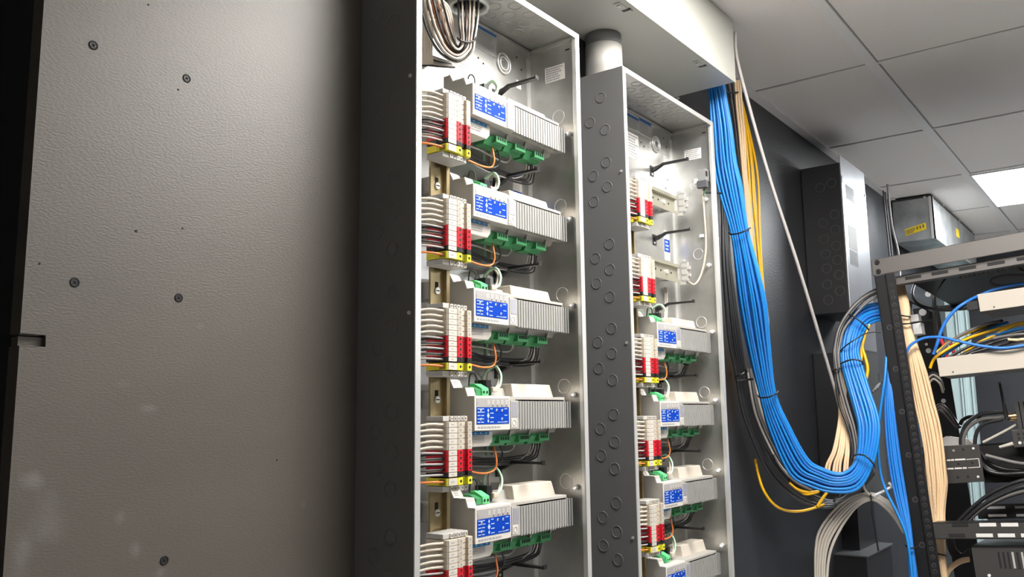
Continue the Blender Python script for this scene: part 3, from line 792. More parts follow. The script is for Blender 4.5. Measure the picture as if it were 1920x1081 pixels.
for i in range(6):
    pts = [ony(786, 98+i*5, .750), ony(805, 103+i*4, .744), ony(825, 110+i*3, .746), ony(842+i*2, 116+i*2, .752)]
    wire(pts, .0014, ['wire_grey', 'wire_white', 'wire_black'][i % 3], 'spare_wire', '%s wire tail lying under the coil in the left enclosure' % ['grey', 'cream', 'black'][i % 3], 'wire', '%s wire tails under the coil' % ['grey', 'cream', 'black'][i % 3])
def tie_band(pts, r, label, grp='black cable ties', m='black_plastic', hd=None):
    mb = MB(); mb.tube(pts, r, m, 5, 4)
    t = tag(mb.build('cable_tie'), label, 'cable tie', grp)
    return t
pts = [ony(x, y, Y_) for x, y, Y_ in ((858, 71, .718), (862, 75, .7105), (877, 79, .7095), (890, 75, .7105), (895, 68, .718))]
tie_band(pts, .0016, 'black cable tie gathering the coil of wires in the left enclosure')

# small outlet box with its lead, right enclosure
bx = RX0+.3695
ob = thing('outlet_box', 'small grey outlet box on the right wall of the right enclosure', 'outlet', (bx, .70, .450))
mb = MB(); mb.box(bx-.020, bx, .6945, .7135, .462, .486, 'pvc_grey'); mb.build('body', ob, bevel=.001)
mb = MB(); mb.box(bx-.022, bx-.012, .6935, .7145, .448, .462, 'mark_dark'); mb.box(bx-.0205, bx-.014, .6938, .6946, .470, .481, 'hole'); mb.build('front', ob)
mb = MB(); mb.box(bx-.022, bx-.016, .7130, .7200, .458, .468, 'white_plastic'); mb.build('clip', ob)
wire([(bx-.012, .705, .450), (bx-.008, .708, .430), (bx-.005, .7085, .40), (bx-.004, .708, .34), (bx-.006, .712, .300), (bx-.010, .722, .266), (bx-.018, .731, .252), (bx-.026, .738, .256), (1.557, .744, .262)], .0022, 'wire_white', 'outlet_cable', 'white lead hanging from the outlet box to the lower empty rail', 'wire')
wire([(bx-.010, .703, .450), (bx-.010, .706, .436), (bx-.004, .710, .425)], .0016, 'conn_green', 'outlet_cable', 'short green lead under the outlet box', 'wire')
wire([ony(1322, 361, .700), ony(1336, 361, .690), ony(1352, 362, .683)], .0022, 'black_plastic', 'cable_tie', 'black tie strap sticking out beside the outlet box', 'cable tie')
for a, b in (((1.519, .776, .40), (1.519, .776, .24)),): pass
wire([(1.5345, .7735, .245), (1.533, .774, .21), (1.528, .7745, .17), (1.52, .775, .14)], .0018, 'wire_grey', 'lead', 'thin grey lead hanging below the lower empty rail, left one', 'wire')
wire([(1.5415, .7735, .245), (1.541, .774, .21), (1.538, .7745, .17), (1.532, .775, .14)], .0018, 'wire_white', 'lead', 'thin pale lead hanging below the lower empty rail, right one', 'wire')
mb = MB(); c = Vector((bx, .7165, .352)); mb.box(c.x-.006, c.x, c.y-.004, c.y+.004, c.z-.003, c.z+.003, 'white_plastic'); mb.build('lead_clip', encR)

# ------------------------------------------------------------------ wall boxes on the right
xp, yp, zp0, zp1 = 2.4405, .669, .266, .694
pb = thing('breaker_panel', 'black wall panel with a bright silver front and small printed cards', 'electrical panel', (xp, YW-.001, zp0))
mb = MB(); mb.box(xp, xp+.25, yp, YW-.001, zp0, zp1, 'panel_black'); pbb = mb.build('body', pb, bevel=.0015)
xf0, xf1 = xp+.001, xp+.2475
mb = MB(); mb.box(xf0, xf1, yp-.003, yp, zp0-.10, zp1+.022, 'panel_silver'); pf = mb.build('front_cover', pb, bevel=.001)
for px, py in ((1597, 838/1.0-0), ): pass
for (a, b, c, d, m, nr) in (((1585, 343), (1601, 357), (1602, 384), (1585.5, 371), 'card_grey', 6), ((1590, 424), (1605, 424), (1607, 470), (1593, 466), 'paper_grey', 1), ((1593, 466), (1608, 474), (1610.5, 503), (1594, 493), 'card_grey', 6)):
    q = [ony(*p, yp-.0032) for p in (a, b, c, d)]
    mb = MB(); x0, x1 = q[0].x, q[1].x; z1 = (q[0].z+q[1].z)/2; z0 = (q[2].z+q[3].z)/2
    mb.box(x0, x1, yp-.0036, yp-.003, z0, z1, m)
    if nr > 1: bars(mb, (x0+.005, yp-.0038, z0+.004), (1, 0, 0), (0, 0, 1), x1-x0-.01, z1-z0-.008, nr, 'mark_dark', fill=.5, seed=int(a[1]))
    mb.build('printed_card', pf)
for px, py in ((1578, 336), (1621, 370)):
    c = ony(px, py, yp-.003); mb = MB(); mb.box(c.x-.004, c.x+.004, yp-.0036, yp-.003, c.z-.010, c.z+.010, 'mark_dark'); mb.cyl((c.x+.003, yp-.003, c.z+.008), (c.x+.003, yp-.005, c.z+.008), .004, 'panel_silver', 10); mb.build('cover_screw', pf)
for px, py in ((1559, 343), (1538, 352), (1543, 418), (1565, 402), (1545, 448), (1566, 430), (1548, 476), (1568, 460), (1550, 503), (1570, 487), (1551, 533), (1573, 515), (1553, 562), (1575, 545)):
    p = onx(px, py, xp)
    mb = MB(); mb.ring((xp, p.y, p.z), (-1, 0, 0), .0135, .0016, .001, 'panel_grey', 22); mb.build('knockout', pbb)
pl = thing('junction_cabinet', 'black wall cabinet with a grey front, below the breaker panel', 'cabinet', (2.445, YW-.001, -.22))
mb = MB(); mb.box(2.445, 2.665, .662, YW-.001, -.24, .156, 'panel_black'); mb.build('body', pl, bevel=.002)
mb = MB(); mb.box(2.446, 2.666, .659, .662, -.245, .158, 'panel_grey'); mb.build('front_cover', pl)
mb = MB(); c = ony(1648, 706, .659); mb.box(c.x-.004, c.x+.004, .6575, .659, c.z-.012, c.z+.012, 'mark_dark'); mb.build('cover_slot', pl)
pk = thing('power_box', 'low black wall box with its lit top painted paler', 'box', (2.53, YW-.001, -.9))
mb = MB(); mb.box(2.53, 2.80, .694, YW-.001, -.9, -.4055, 'panel_black'); mb.build('body', pk)
mb = MB(); mb.box(2.525, 2.81, .690, YW-.001, -.4055, -.402, 'panel_grey'); mb.build('lit_top', pk)  # top painted paler than the body for the light falling on it
mb = MB(); mb.box(2.62, 2.80, .735, YW-.001, -.402, -.26, 'panel_black'); mb.build('rear_housing', pk)

# duct
xd, yd, zd = 3.490, .628, .634
du = thing('ventilation_duct', 'galvanised rectangular duct under the ceiling with yellow stickers', 'duct', (xd, .70, zd))
mb = MB(); mb.box(xd, 4.42, yd, .770, zd, ZC-.008, 'duct'); dub = mb.build('body', du, bevel=.002)
mb = MB(); mb.box(xd-.004, xd+.012, yd-.004, yd+.0005, zd, ZC-.008, 'galv_lip'); mb.box(xd-.004, xd+.0005, yd-.004, yd+.010, zd, ZC-.008, 'galv_lip'); mb.box(xd, 4.42, yd-.004, yd, zd-.001, zd+.006, 'galv_lip'); mb.build('edge_flange', du)
mb = MB(); mb.box(xd-.003, 4.42, yd-.001, .772, ZC-.010, ZC-.003, 'tray_dark'); mb.build('ceiling_gasket', du)
q = [onx(px, py, xd-.0008) for px, py in ((1696, 430), (1735, 417), (1737.5, 429), (1698, 442))]
mb = MB(); mb.hull([p for p in q], [p+Vector((.0007, 0, 0)) for p in q], 'sticker_yellow')
ax = (q[2]-q[3]).normalized(); ay = (q[0]-q[3]).normalized(); wq = (q[2]-q[3]).length; hq = (q[0]-q[3]).length
n_ = Vector((-.0006, 0, 0))
for a, b in ((.56, .62), (.70, .76), (.84, .90)):
    o = q[3]+n_; mb.quad(*[o+ax*wq*u+ay*hq*v for u, v in ((a, .35), (b, .35), (b, .85), (a, .85))], 'mark_dark')
bars(mb, q[3]+n_+ax*wq*.05+ay*hq*.12, ax, ay, wq*.45, hq*.7, 3, 'mark_dark', seed=4, lo=.08, hi=.2)
mb.build('yellow_sticker', dub)
c = ony(1796, 437, yd-.001); mb = MB(); mb.box(c.x-.03, c.x+.03, yd-.0012, yd-.0003, c.z-.018, c.z+.018, 'sticker_yellow'); mb.build('yellow_tag', dub)
for px, py, Y in ((1768, 384, yd), (1798, 413, yd), (1823, 436, yd)):
    c = ony(px, py, Y); mb = MB(); mb.cyl((c.x, Y, c.z), (c.x, Y-.004, c.z), .006, 'galv_lip', 10); mb.build('duct_screw', dub)
c = onx(1734, 370, xd); mb = MB(); mb.cyl((xd, c.y, c.z), (xd-.004, c.y, c.z), .005, 'galv_lip', 10); mb.build('duct_screw', dub)
# thin conduits dropping from the ceiling beside the duct
for i, (a, b) in enumerate((((1656, 358), (1668, 478)), ((1660, 366), (1673, 478)), ((1666, 372), (1684, 472)))):
    Y = .755 if i < 2 else .72
    wire([Vector((ony(*a, Y).x, Y, ZC-.002)), ony((a[0]+b[0])/2-(3 if i == 2 else 0), (a[1]+b[1])/2, Y), ony(*b, Y), ony(b[0]+4, b[1]+60, Y)], .004 if i == 2 else .003, 'cable_ash' if i < 2 else 'cord_white', 'drop_cable', ['dark thin cable dropping down the wall just right of the silver panel front', 'dark thin cable dropping down the wall, second right of the silver front', 'pale cable dropping in front of the duct end'][i], 'cable')

# ------------------------------------------------------------------ leaning rack
def Rz(a): return Matrix.Rotation(a, 3, 'Z')
Q = Rz(math.radians(-.7435)) @ Matrix.Rotation(math.radians(-4.3719), 3, 'X') @ Matrix.Rotation(math.radians(1.8435), 3, 'Y')
RO = at(1632, 487, 1); RO = RO*(1.93/RO.dot(fv))
TR = Matrix.Translation(RO) @ Q.to_4x4()
TI = TR.inverted()
dv = Q @ Vector((1, 0, 0))
def rk(px, py, d):
    """local rack point seen at a pixel, on the plane at depth d behind the rack front"""
    r = ray(px, py); t = (RO+dv*d).dot(dv)/r.dot(dv)
    return TI @ (r*t)
def rkw(px, py, d): return TR @ rk(px, py, d)
# local axes: x back, y to the wall (picture left), z up
rk_t = thing('equipment_rack', 'open black equipment rack leaning slightly, with a grey top beam', 'rack', TR @ Vector((.25, -.25, -1.75)))
WR = -.56
hb = rk(1637, 517, 0).z
mb = MB(TR); mb.box(-.0, .003, WR, 0, hb, 0, 'rack_bar'); mb.box(0, .055, WR, 0, -.003, 0, 'rack_bar'); mb.box(0, .06, -.003, 0, hb, 0, 'rack_bar')
mb.build('top_beam', rk_t, bevel=.0015)
mb = MB(TR)
mb.box(.020, .022, WR, -.030, hb-.0235, hb-.0065, 'rack_bar'); mb.box(.020, .045, WR, -.030, hb-.0245, hb-.0230, 'rack_bar')
for k in range(9):
    y = -.062-k*.0545; mb.box(.0194, .0201, y-.033, y, hb-.0180, hb-.0112, 'rack_slot')
for k in range(42):
    y = -.165-k*.0092; mb.box(.044, .050, y-.0035, y, hb-.031, hb-.0235, 'rack_bar')
mb.build('slotted_strip', rk_t)
for z in (-.008, hb+.008):
    mb = MB(TR); mb.cyl((-.0005, -.014, z), (-.003, -.014, z), .0052, 'rack_black', 12); mb.cyl((-.003, -.014, z), (-.0033, -.014, z), .0025, 'hole', 6); mb.build('beam_bolt', rk_t)
# posts
zb = -1.75
pl0 = rk(1645, 560, 0).y; pm0 = rk(1667, 560, 0).y; pr0 = rk(1685, 560, 0).y
def post(d0, y0, ym, y1, name, front=True):
    mb = MB(TR)
    mb.box(d0+.002, d0+.0045, ym, y0, zb, hb-.001, 'rack_black'); mb.box(d0+.002, d0+.012, y0-.0025, y0, zb, hb-.001, 'rack_black')
    mb.box(d0-.002, d0+.0005, y1, ym+.001, zb, hb-.001, 'rack_black'); mb.box(d0-.002, d0+.014, ym-.0012, ym+.0012, zb, hb-.001, 'rack_black')
    z = hb-.012; k = 0
    while z > -1.3:
        st = (.0159, .0159, .0127)[k % 3]; z -= st; k += 1
        yc = (y1+ym)/2; mb.cyl((d0-.0021, yc, z), (d0-.0024, yc, z), .0042, 'rack_slot', 8)
        mb.ring((d0-.0021, yc, z), (-1, 0, 0), .0044, .0006, .0003, 'rack_bar', 10)  # paler ring paints the glint on the hole rim
    z = hb-.12
    while z > -1.3:
        mb.cyl((d0+.0019, (ym+y0)/2-.004, z), (d0+.0016, (ym+y0)/2-.004, z), .0050, 'rack_slot', 10); mb.ring((d0+.0019, (ym+y0)/2-.004, z), (-1, 0, 0), .0058, .0008, .0004, 'rack_bar', 12); z -= .0925  # same painted glint around the larger holes
    return mb.build(name, rk_t)
post(0, pl0, pm0, pr0, 'post')
ys = rk(1715, 600, .56).y; ye = rk(1764, 600, .56).y
mb = MB(TR); mb.box(.56, .564, ye, ys, zb, hb-.0, 'rack_black'); mb.box(.56, .60, ys-.002, ys, zb, hb, 'rack_black')
for px, py, r in ((1740, 551, .008), (1730, 585, .010), (1741, 657, .007), (1737, 645, .004), (1769, 751, .006), (1768, 729, .005)):
    p = rk(px, py, .56); mb.cyl((.5598, p.y, p.z), (.5593, p.y, p.z), r, 'white_plastic', 12)
mb.build('rear_post', rk_t)
mb = MB(TR); mb.box(.055, .60, -.006, 0, hb-.02, hb+.0, 'rack_black'); mb.box(.06, .60, WR, -.045, hb-.001, hb+.002, 'rack_black'); mb.box(.59, .60, WR, -.0, hb-.012, hb+.002, 'rack_black')
for k in range(6):
    y = -.14-k*.055; mb.box(.55, .562, y-.030, y, hb-.0016, hb-.0009, 'mark_grey')
mb.build('roof_frame', rk_t)
mb = MB(TR); mb.box(.0, .45, pr0, pl0, zb-.02, zb, 'rack_black'); mb.build('foot', rk_t)

# pale steel channels standing behind
for i, (a, b, lab) in enumerate((((1765, 1793), (555, 830), 'pale grey-green steel channel behind the rack, left of two'), ((1794.5, 1813), (551, 830), 'pale grey-green steel channel behind the rack, right of two'))):
    X = 4.43; p = onx(a[0], 575, X); q = onx(a[1], 575, X); zt_ = .62 if i == 0 else .60
    mb = MB()
    mb.box(X, X+.04, q.y, p.y, ZF, zt_, 'post_pale'); mb.box(X-.012, X, q.y, q.y+.008, ZF, zt_, 'post_pale'); mb.box(X-.012, X, p.y-.008, p.y, ZF, zt_, 'post_pale')
    tag(mb.build('steel_channel'), lab, 'channel', 'pale channels behind the rack')

# white rack units
def unit(tl, bl, d, depth, label, right=-.70):
    a = rk(*tl, d); b = rk(*bl, d)
    t = thing('rack_unit', label, 'rack unit', TR @ Vector((d, a.y, b.z)), 'white rack units')
    mb = MB(TR); mb.box(d, d+.003, right, a.y, b.z, a.z, 'unit_white'); mb.build('face', t, bevel=.001)
    mb = MB(TR); mb.box(d+.003, d+depth, right, a.y-.003, b.z+.001, a.z-.001, 'unit_under'); mb.build('case', t)
    mb = MB(TR); c = rk(bl[0]+26, bl[1]-9, d); mb.cyl((d, c.y, c.z), (d-.001, c.y, c.z), .0018, 'mark_dark', 8); mb.build('screw', t)
    return t
unit((1832, 551.5), (1838, 584), .045, .145, 'white rack unit higher up in the rack, black plug in its side')
unit((1756, 671), (1761, 706), .020, .105, 'white rack unit lower down in the rack, under the tangle of patch cables')
# lacing panel
a = rk(1749, 979, -.012); b = rk(1751, 1010, -.012)
lp = thing('lacing_panel', 'black slotted horizontal panel across the front of the rack', 'panel', TR @ Vector((-.012, a.y, b.z)))
mb = MB(TR); mb.box(-.012, -.010, WR, a.y, b.z, a.z, 'rack_panel'); mb.box(-.012, .035, WR, a.y, a.z-.0015, a.z, 'rack_black'); mb.box(-.012, .035, WR, a.y, b.z, b.z+.0015, 'rack_black')
for px in (1800, 1852, 1893, 1937):
    for py in (983, 1003):
        p = rk(px+(0 if py < 990 else -6), py, -.012); m = 'rack_slot' if px == 1800 else 'paper'
        mb.box(-.0127, -.0119, p.y-.015, p.y+.015, p.z-.0035, p.z+.0035, m)  # white slots paint the light showing in them
mb.build('panel_body', lp)
a2 = rk(1830, 945, .10)
mb = MB(TR); mb.box(.10, .105, WR, a2.y, a2.z-.030, a2.z, 'rack_black')
for k in range(4):
    y = a2.y-.02-k*.052; mb.box(.0994, .1, y-.034, y, a2.z-.010, a2.z-.005, 'mark_grey'); mb.box(.0994, .1, y-.034, y, a2.z-.026, a2.z-.021, 'paper' if k == 0 else 'mark_grey')
t = mb.build('lacing_panel'); tag(t, 'rear black slotted panel behind the front one in the rack', 'panel')
# equipment below
a = rk(1821, 1022, .004)
eq = thing('rack_amplifier', 'dark grey vented equipment at the foot of the rack', 'equipment', TR @ Vector((.004, a.y, a.z-.178)))
mb = MB(TR); mb.box(.004, .30, WR, a.y, a.z-.178, a.z, 'panel_black'); mb.build('case', eq, bevel=.002)
mb = MB(TR); mb.box(.001, .004, WR, a.y, a.z-.178, a.z-.004, 'rack_panel')
c = rk(1870, 1034, .001)
for k in range(14):
    y = c.y-k*.0082; mb.box(.0003, .0011, y-.0036, y, c.z-.031, c.z, 'rack_slot' if k not in (3, 5, 8) else 'paper_grey')
mb.build('vented_face', eq)
mb = MB(TR); c = rk(1855, 1078, .001); mb.cyl((.001, c.y, c.z), (-.001, c.y, c.z), .003, 'white_plastic', 10); mb.build('screw', eq)

# printed bracket plate
q = [rk(*p, .10) for p in ((1774, 838), (1836, 832), (1846, 902), (1778, 908))]
bk = thing('mounting_bracket', 'black bracket plate with white printed lines beside the beige cables', 'bracket', TR @ q[3])
mb = MB(TR); q2 = [p+Vector((.003, 0, 0)) for p in q]
mb.hull([q[0]+Vector((0, .05, .004)), q[1], q[2], q[3]+Vector((0, .05, 0))], [q2[0]+Vector((0, .05, .004)), q2[1], q2[2], q2[3]+Vector((0, .05, 0))], 'rack_panel'); bp_ = mb.build('plate', bk, bevel=.001)
def rline(mb, a, b, w, m, d=.0994):
    a = rk(*a, d); b = rk(*b, d); t = (b-a).normalized(); n = Vector((0, -t.z, t.y))*w
    mb.quad(a-n, b-n, b+n, a+n, m)
mb = MB(TR)
rline(mb, (1812, 861), (1835, 859), .0008, 'paper'); rline(mb, (1835, 859), (1837.5, 875), .0008, 'paper'); rline(mb, (1815, 876.5), (1837.5, 875), .0008, 'paper')
for a, b in (((1775, 862.5), (1782, 862)), ((1783, 862), (1789, 861.5)), ((1790.5, 861.4), (1810, 860.4)), ((1776, 878.3), (1788, 877.8)), ((1790, 877.6), (1803.5, 877)), ((1805, 877), (1812.5, 876.4))):
    rline(mb, a, b, .0017, 'paper')
mb.build('white_print', bp_)
mb = MB(TR)
for px, py, m in ((1788, 844, 'mark_grey'), (1806, 842, 'rack_slot'), (1825, 840, 'paper'), (1797, 869, 'rack_slot'), (1823, 867, 'rack_slot'), (1796, 894, 'rack_slot'), (1815, 893, 'rack_slot'), (1834, 893, 'paper')):
    p = rk(px, py, .0998); mb.cyl((.0998, p.y, p.z), (.0993, p.y, p.z), .0026, m, 12)
mb.build('screw_hole', bp_)

# small radio with its antenna
p = rk(1907, 778, .11)
rd = thing('radio_receiver', 'grey finned receiver with brass socket and black stub antenna', 'receiver', TR @ Vector((.11, p.y, p.z-.03)))
mb = MB(TR)
for k in range(9): mb.box(.10, .17, p.y-.007-k*.009, p.y-k*.009, p.z-.034, p.z+.028, 'rack_panel')
mb.box(.108, .17, p.y-.09, p.y, p.z-.024, p.z+.024, 'rack_black'); mb.build('case', rd)
mb = MB(TR); mb.cyl((.125, p.y, p.z-.002), (.125, p.y+.017, p.z-.002), .0085, 'brass', 12); mb.cyl((.125, p.y+.003, p.z-.002), (.125, p.y+.008, p.z-.002), .011, 'brass', 6); mb.build('brass_socket', rd)
a = rk(1888, 786, .115); b = rk(1875, 719, .115)
mb = MB(TR); mb.cyl((.115, p.y+.016, p.z-.004), a, .0045, 'cable_black', 10); mb.cyl(a, b, .0042, 'cable_black', 10, .0030); mb.cyl(b, b+Vector((0, 0, .004)), .0038, 'cable_ash', 10); mb.build('antenna', rd)
# converter with pale stubs
p = rk(1896, 806, .10)
cv = thing('signal_converter', 'small grey perforated converter box with a pale plug at its side', 'converter', TR @ Vector((.10, p.y, p.z-.04)))
mb = MB(TR); mb.box(.10, .16, p.y-.10, p.y, p.z-.036, p.z, 'rack_panel')
for i in range(4):
    for j in range(3): mb.cyl((.0999, p.y-.012-i*.010, p.z-.009-j*.009), (.0995, p.y-.012-i*.010, p.z-.009-j*.009), .0032, 'rack_slot' if j < 2 else 'paper', 8)
mb.build('case', cv, bevel=.001)
a = rk(1900, 831, .10); b = rk(1874, 838, .10)
mb = MB(TR); mb.cyl(a, b, .0042, 'cable_grey', 10, .003); mb.build('plug', cv)
mb = MB(TR); mb.tube([rk(1843, 829, .13), rk(1880, 810, .13), rk(1905, 796, .13)], .0032, 'cable_grey', 7, 3); tag(mb.build('support_rod'), 'pale rod rising to the finned receiver in the rack', 'rod')
# black shelf in the rack behind the bracket
a = rk(1835, 832, .13); mb = MB(TR); mb.box(.13, .135, WR, a.y, rk(1850, 905, .13).z, a.z, 'rack_black'); mb.box(.13, .40, WR, a.y, a.z-.004, a.z, 'rack_black')
tag(mb.build('rack_shelf'), 'black shelf plate behind the printed bracket in the rack', 'shelf')
a = rk(1872, 842, .125); mb = MB(TR); mb.box(.125, .13, WR, a.y, rk(1880, 900, .125).z, a.z, 'panel_grey'); mb.build('blank')
bpy.data.objects.remove(bpy.data.objects['blank'])
# white adapter brick behind the beige cables
a = rk(1766, 826, .20); mb = MB(TR); mb.prism([(a.y+.02, a.z-.05), (a.y-.09, a.z-.05), (a.y-.055, a.z), (a.y-.01, a.z+.01), (a.y+.02, a.z-.005)][::-1], 'x', .20, .25, 'paper'); tag(mb.build('power_adapter'), 'white adapter behind the printed bracket in the rack', 'adapter')
a = rk(1708, 590, .12); mb = MB(TR); mb.box(.12, .15, a.y-.015, a.y+.002, a.z-.016, a.z+.0, 'white_plastic'); mb.box(.12, .15, a.y-.018, a.y, a.z-.046, a.z-.020, 'white_plastic'); tag(mb.build('wall_plug'), 'white plugs beside the beige cables at the rack top', 'plug')
a = rk(1766, 645, .16)
for dx, l, c in ((0, .046, 'left'), (-.016, .038, 'right')):
    mb = MB(TR); mb.tube([a+Vector((0, dx, .012)), a+Vector((0, dx-.004, -.008)), a+Vector((0, dx-.007, -.034))], .0040, 'plug_red', 7, 3); mb.tube([a+Vector((0, dx-.007, -.034)), a+Vector((0, dx-.009, -.042))], .003, 'white_plastic', 7, 1)
    tag(mb.build('red_plug'), 'red plug hanging under the blue patch cable, %s one' % c, 'plug', 'red plugs')

# ------------------------------------------------------------------ cable bundles
RB = random.Random(11)
LAST = []
def bundle(A, B, Y, n, layers, r, m, label, group, name='network_cable', wob=.10, ties=(), plane=None, gapped=0, sub=5, jit=0):
    """cables spread between two edge lines A and B (pixels), lying on planes Y, layered away from the eye"""
    N = len(A); k = 0
    for l in range(layers):
        for i in range(n):
            ph = RB.uniform(0, 6.28); fr = RB.uniform(.35, .8); am = wob*RB.uniform(.3, 1)
            pts = []
            for j in range(N):
                t = (i+.5+(.5 if l % 2 else 0))/(n+(.5 if layers > 1 else 0))
                w = am*(.25 if j in ties else 1)*math.sin(ph+fr*j)
                t = min(1.0, max(0.0, t+w))
                px = A[j][0]+(B[j][0]-A[j][0])*t; py = A[j][1]+(B[j][1]-A[j][1])*t
                P = (plane(px, py, Y[j]) if plane else ony(px, py, Y[j]))
                P = P*(1+(l*2.02*r+(abs(t-.5)*1.6*r))/P.length)
                pts.append(P)
            mm = m if isinstance(m, str) else m[k % len(m)]
            mb = MB(); mb.tube(pts, r, mm, 7, sub); ob_ = mb.build(name); LAST.append(ob_); tag(ob_, label if isinstance(label, str) else label[k % len(m)], 'cable', group if isinstance(group, str) else group[k % len(m)]); k += 1

A = [(1326,152),(1330,190),(1334,240),(1338,300),(1347,353),(1370,435),(1379,500),(1386,571),(1402,654),(1425,743),(1441,806),(1478,888),(1518,911),(1560,922),(1607,917),(1636,875),(1650,815),(1648,775),(1635,735),(1617,680),(1612,656),(1618,632),(1626,614),(1640,603),(1665,598),(1690,597)]
B = [(1358,150),(1365,190),(1374,240),(1381,300),(1392,353),(1403,429),(1421,500),(1437,571),(1445,654),(1455,737),(1483,800),(1517,858),(1547,876),(1577,884),(1597,871),(1607,846),(1608,800),(1600,765),(1588,722),(1577,683),(1576,655),(1581,620),(1595,590),(1617,573),(1650,566),(1685,568)]
Y = [1.645,1.648,1.652,1.66,1.668,1.685,1.70,1.725,1.765,1.80,1.82,1.845,1.86,1.875,1.885,1.895,1.905,1.915,1.93,1.95,1.962,1.978,2.0,2.028,2.055,2.08]
bundle(A, B, Y, 7, 4, .0032, ['cable_blue', 'cable_blue', 'cable_blue2'], 'blue network cable in the thick bundle sweeping from trunking to rack', 'blue cables of the hanging bundle', wob=.055, ties=(0, 5, 9, 15, 19), sub=4, plane=onx)
def xtie(pts, r, label): return tie_band([onx(*p) for p in pts], r, label)
def pxtie(pts, r, label): return tie_band([ony(*p) for p in pts], r, label)
xtie([(1367, 436, 1.70), (1371, 439, 1.671), (1386, 437, 1.668), (1401, 431, 1.671), (1407, 427, 1.70)], .0018, 'black tie on the blue bundle level with the two empty rails')
xtie([(1421, 741, 1.81), (1426, 745, 1.789), (1441, 744, 1.783), (1453, 739, 1.787), (1459, 733, 1.81)], .0018, 'black tie on the blue bundle where its loop begins')
xtie([(1597, 860, 1.905), (1604, 852, 1.885), (1622, 854, 1.878), (1635, 866, 1.882), (1640, 875, 1.905)], .0018, 'black tie on the blue bundle at the right foot of its loop')
xtie([(1571, 687, 1.965), (1577, 681, 1.940), (1596, 674, 1.933), (1613, 676, 1.937), (1620, 683, 1.96)], .0018, 'black tie on the blue bundle beside the yellow cables')
xtie([(1576, 657, 1.965), (1588, 646, 1.945), (1605, 635, 1.948), (1622, 625, 1.962), (1640, 622, 1.97), (1652, 623, 1.975)], .0015, 'black tie slanting across the blue bundle below its upper bend')
xtie([(1588, 588, 2.00), (1595, 590, 1.975), (1608, 598, 1.970), (1622, 610, 1.975), (1629, 618, 1.99)], .0018, 'black tie on the upper bend of the blue bundle')

# black group left of the blue one
A = [(1346,300),(1352,400),(1353,480),(1358,560),(1366,640),(1379,700),(1392,770),(1414,830),(1440,885),(1476,924),(1518,948),(1560,952),(1600,935),(1640,890)]
B = [(1362,300),(1366,400),(1370,480),(1380,560),(1391,640),(1399,700),(1412,770),(1436,830),(1466,880),(1500,912),(1535,930),(1566,936),(1598,915),(1630,870)]
Y = [.755,.752,.75,.748,.745,.742,.735,.725,.712,.695,.675,.650,.630,.61]
bundle(A, B, Y, 6, 2, .0030, 'cable_black', 'black cable hanging in the group left of the blue bundle', 'black cables left of the blue bundle', wob=.07)
A = [(1399,690),(1412,770),(1436,832),(1462,880),(1492,905),(1520,918)]; B = [(1414,690),(1432,770),(1462,832),(1488,872),(1512,895),(1540,905)]
bundle(A, B, [.738,.73,.72,.705,.69,.675], 5, 1, .0028, ['cable_ash', 'cable_grey', 'cable_ash'], ['dark grey cable between the black and blue groups at the loop', 'pale grey cable between the black and blue groups at the loop', 'dark grey cable between the black and blue groups at the loop'], ['dark grey cables in the loop', 'pale grey cables in the loop', 'dark grey cables in the loop'], wob=.2)
pxtie([(1377, 712, .742), (1384, 713, .730), (1396, 712, .724), (1412, 710, .705)], .0022, 'black tie on the black cables left of the blue bundle')
pxtie([(1380, 705, .742), (1388, 702, .728), (1395, 698, .73)], .0018, 'short stub of a tie above the black tie')
A = [(1560,945),(1585,900),(1598,850),(1591,806),(1574,760),(1566,714),(1562,672),(1562,650),(1569,615),(1588,582),(1616,555),(1644,541),(1680,535)]
B = [(1575,925),(1600,885),(1610,850),(1606,806),(1594,760),(1580,714),(1574,672),(1575,650),(1583,618),(1602,592),(1625,568),(1648,555),(1682,550)]
Y = [.63,.60,.585,.572,.562,.555,.550,.546,.540,.53,.515,.505,.50]
bundle(A, B, [1.89,1.90,1.905,1.915,1.925,1.932,1.94,1.948,1.962,1.985,2.005,2.03,2.06], 4, 1, .0029, ['cable_black', 'cable_ash', 'cable_black', 'cable_ash'], ['black cable climbing along the left of the blue bundle to the rack', 'charcoal cable climbing along the left of the blue bundle to the rack']*2, ['black cables climbing to the rack', 'charcoal cables climbing to the rack']*2, wob=.18, plane=onx)
xtie([(1557, 694, 1.96), (1566, 693, 1.925), (1576, 690, 1.93)], .0024, 'black tie with tail on the dark cables climbing to the rack')
# cream group
A = [(1545,905),(1546,874),(1560,842),(1571,790),(1574,760),(1580,700),(1590,640)]; B = [(1592,905),(1594,868),(1595,842),(1592,800),(1584,765),(1590,700),(1600,640)]
bundle(A, B, [1.905,1.91,1.92,1.94,1.955,1.97,1.985], 7, 1, .0029, 'cable_cream', 'cream cable fanning down to the bottom of the blue loop', 'cream cables fanning at the loop', wob=.04, plane=onx)
A = [(1377,150),(1380,200),(1385,250),(1391,320),(1395,360),(1402,450),(1408,560),(1424,660),(1440,760)]; B = [(1389,150),(1393,200),(1397,250),(1400,320),(1404,360),(1412,450),(1420,560),(1434,660),(1455,760)]
bundle(A, B, [.700,.705,.71,.715,.718,.725,.73,.73,.725], 3, 1, .0029, 'cable_cream', 'cream cable beside the blue bundle under the trunking end', 'cream cables under the trunking', wob=.05)
A = [(1363,152),(1368,185),(1376,240),(1384,310),(1394,380)]; B = [(1375,152),(1379,185),(1384,240),(1391,310),(1400,380)]
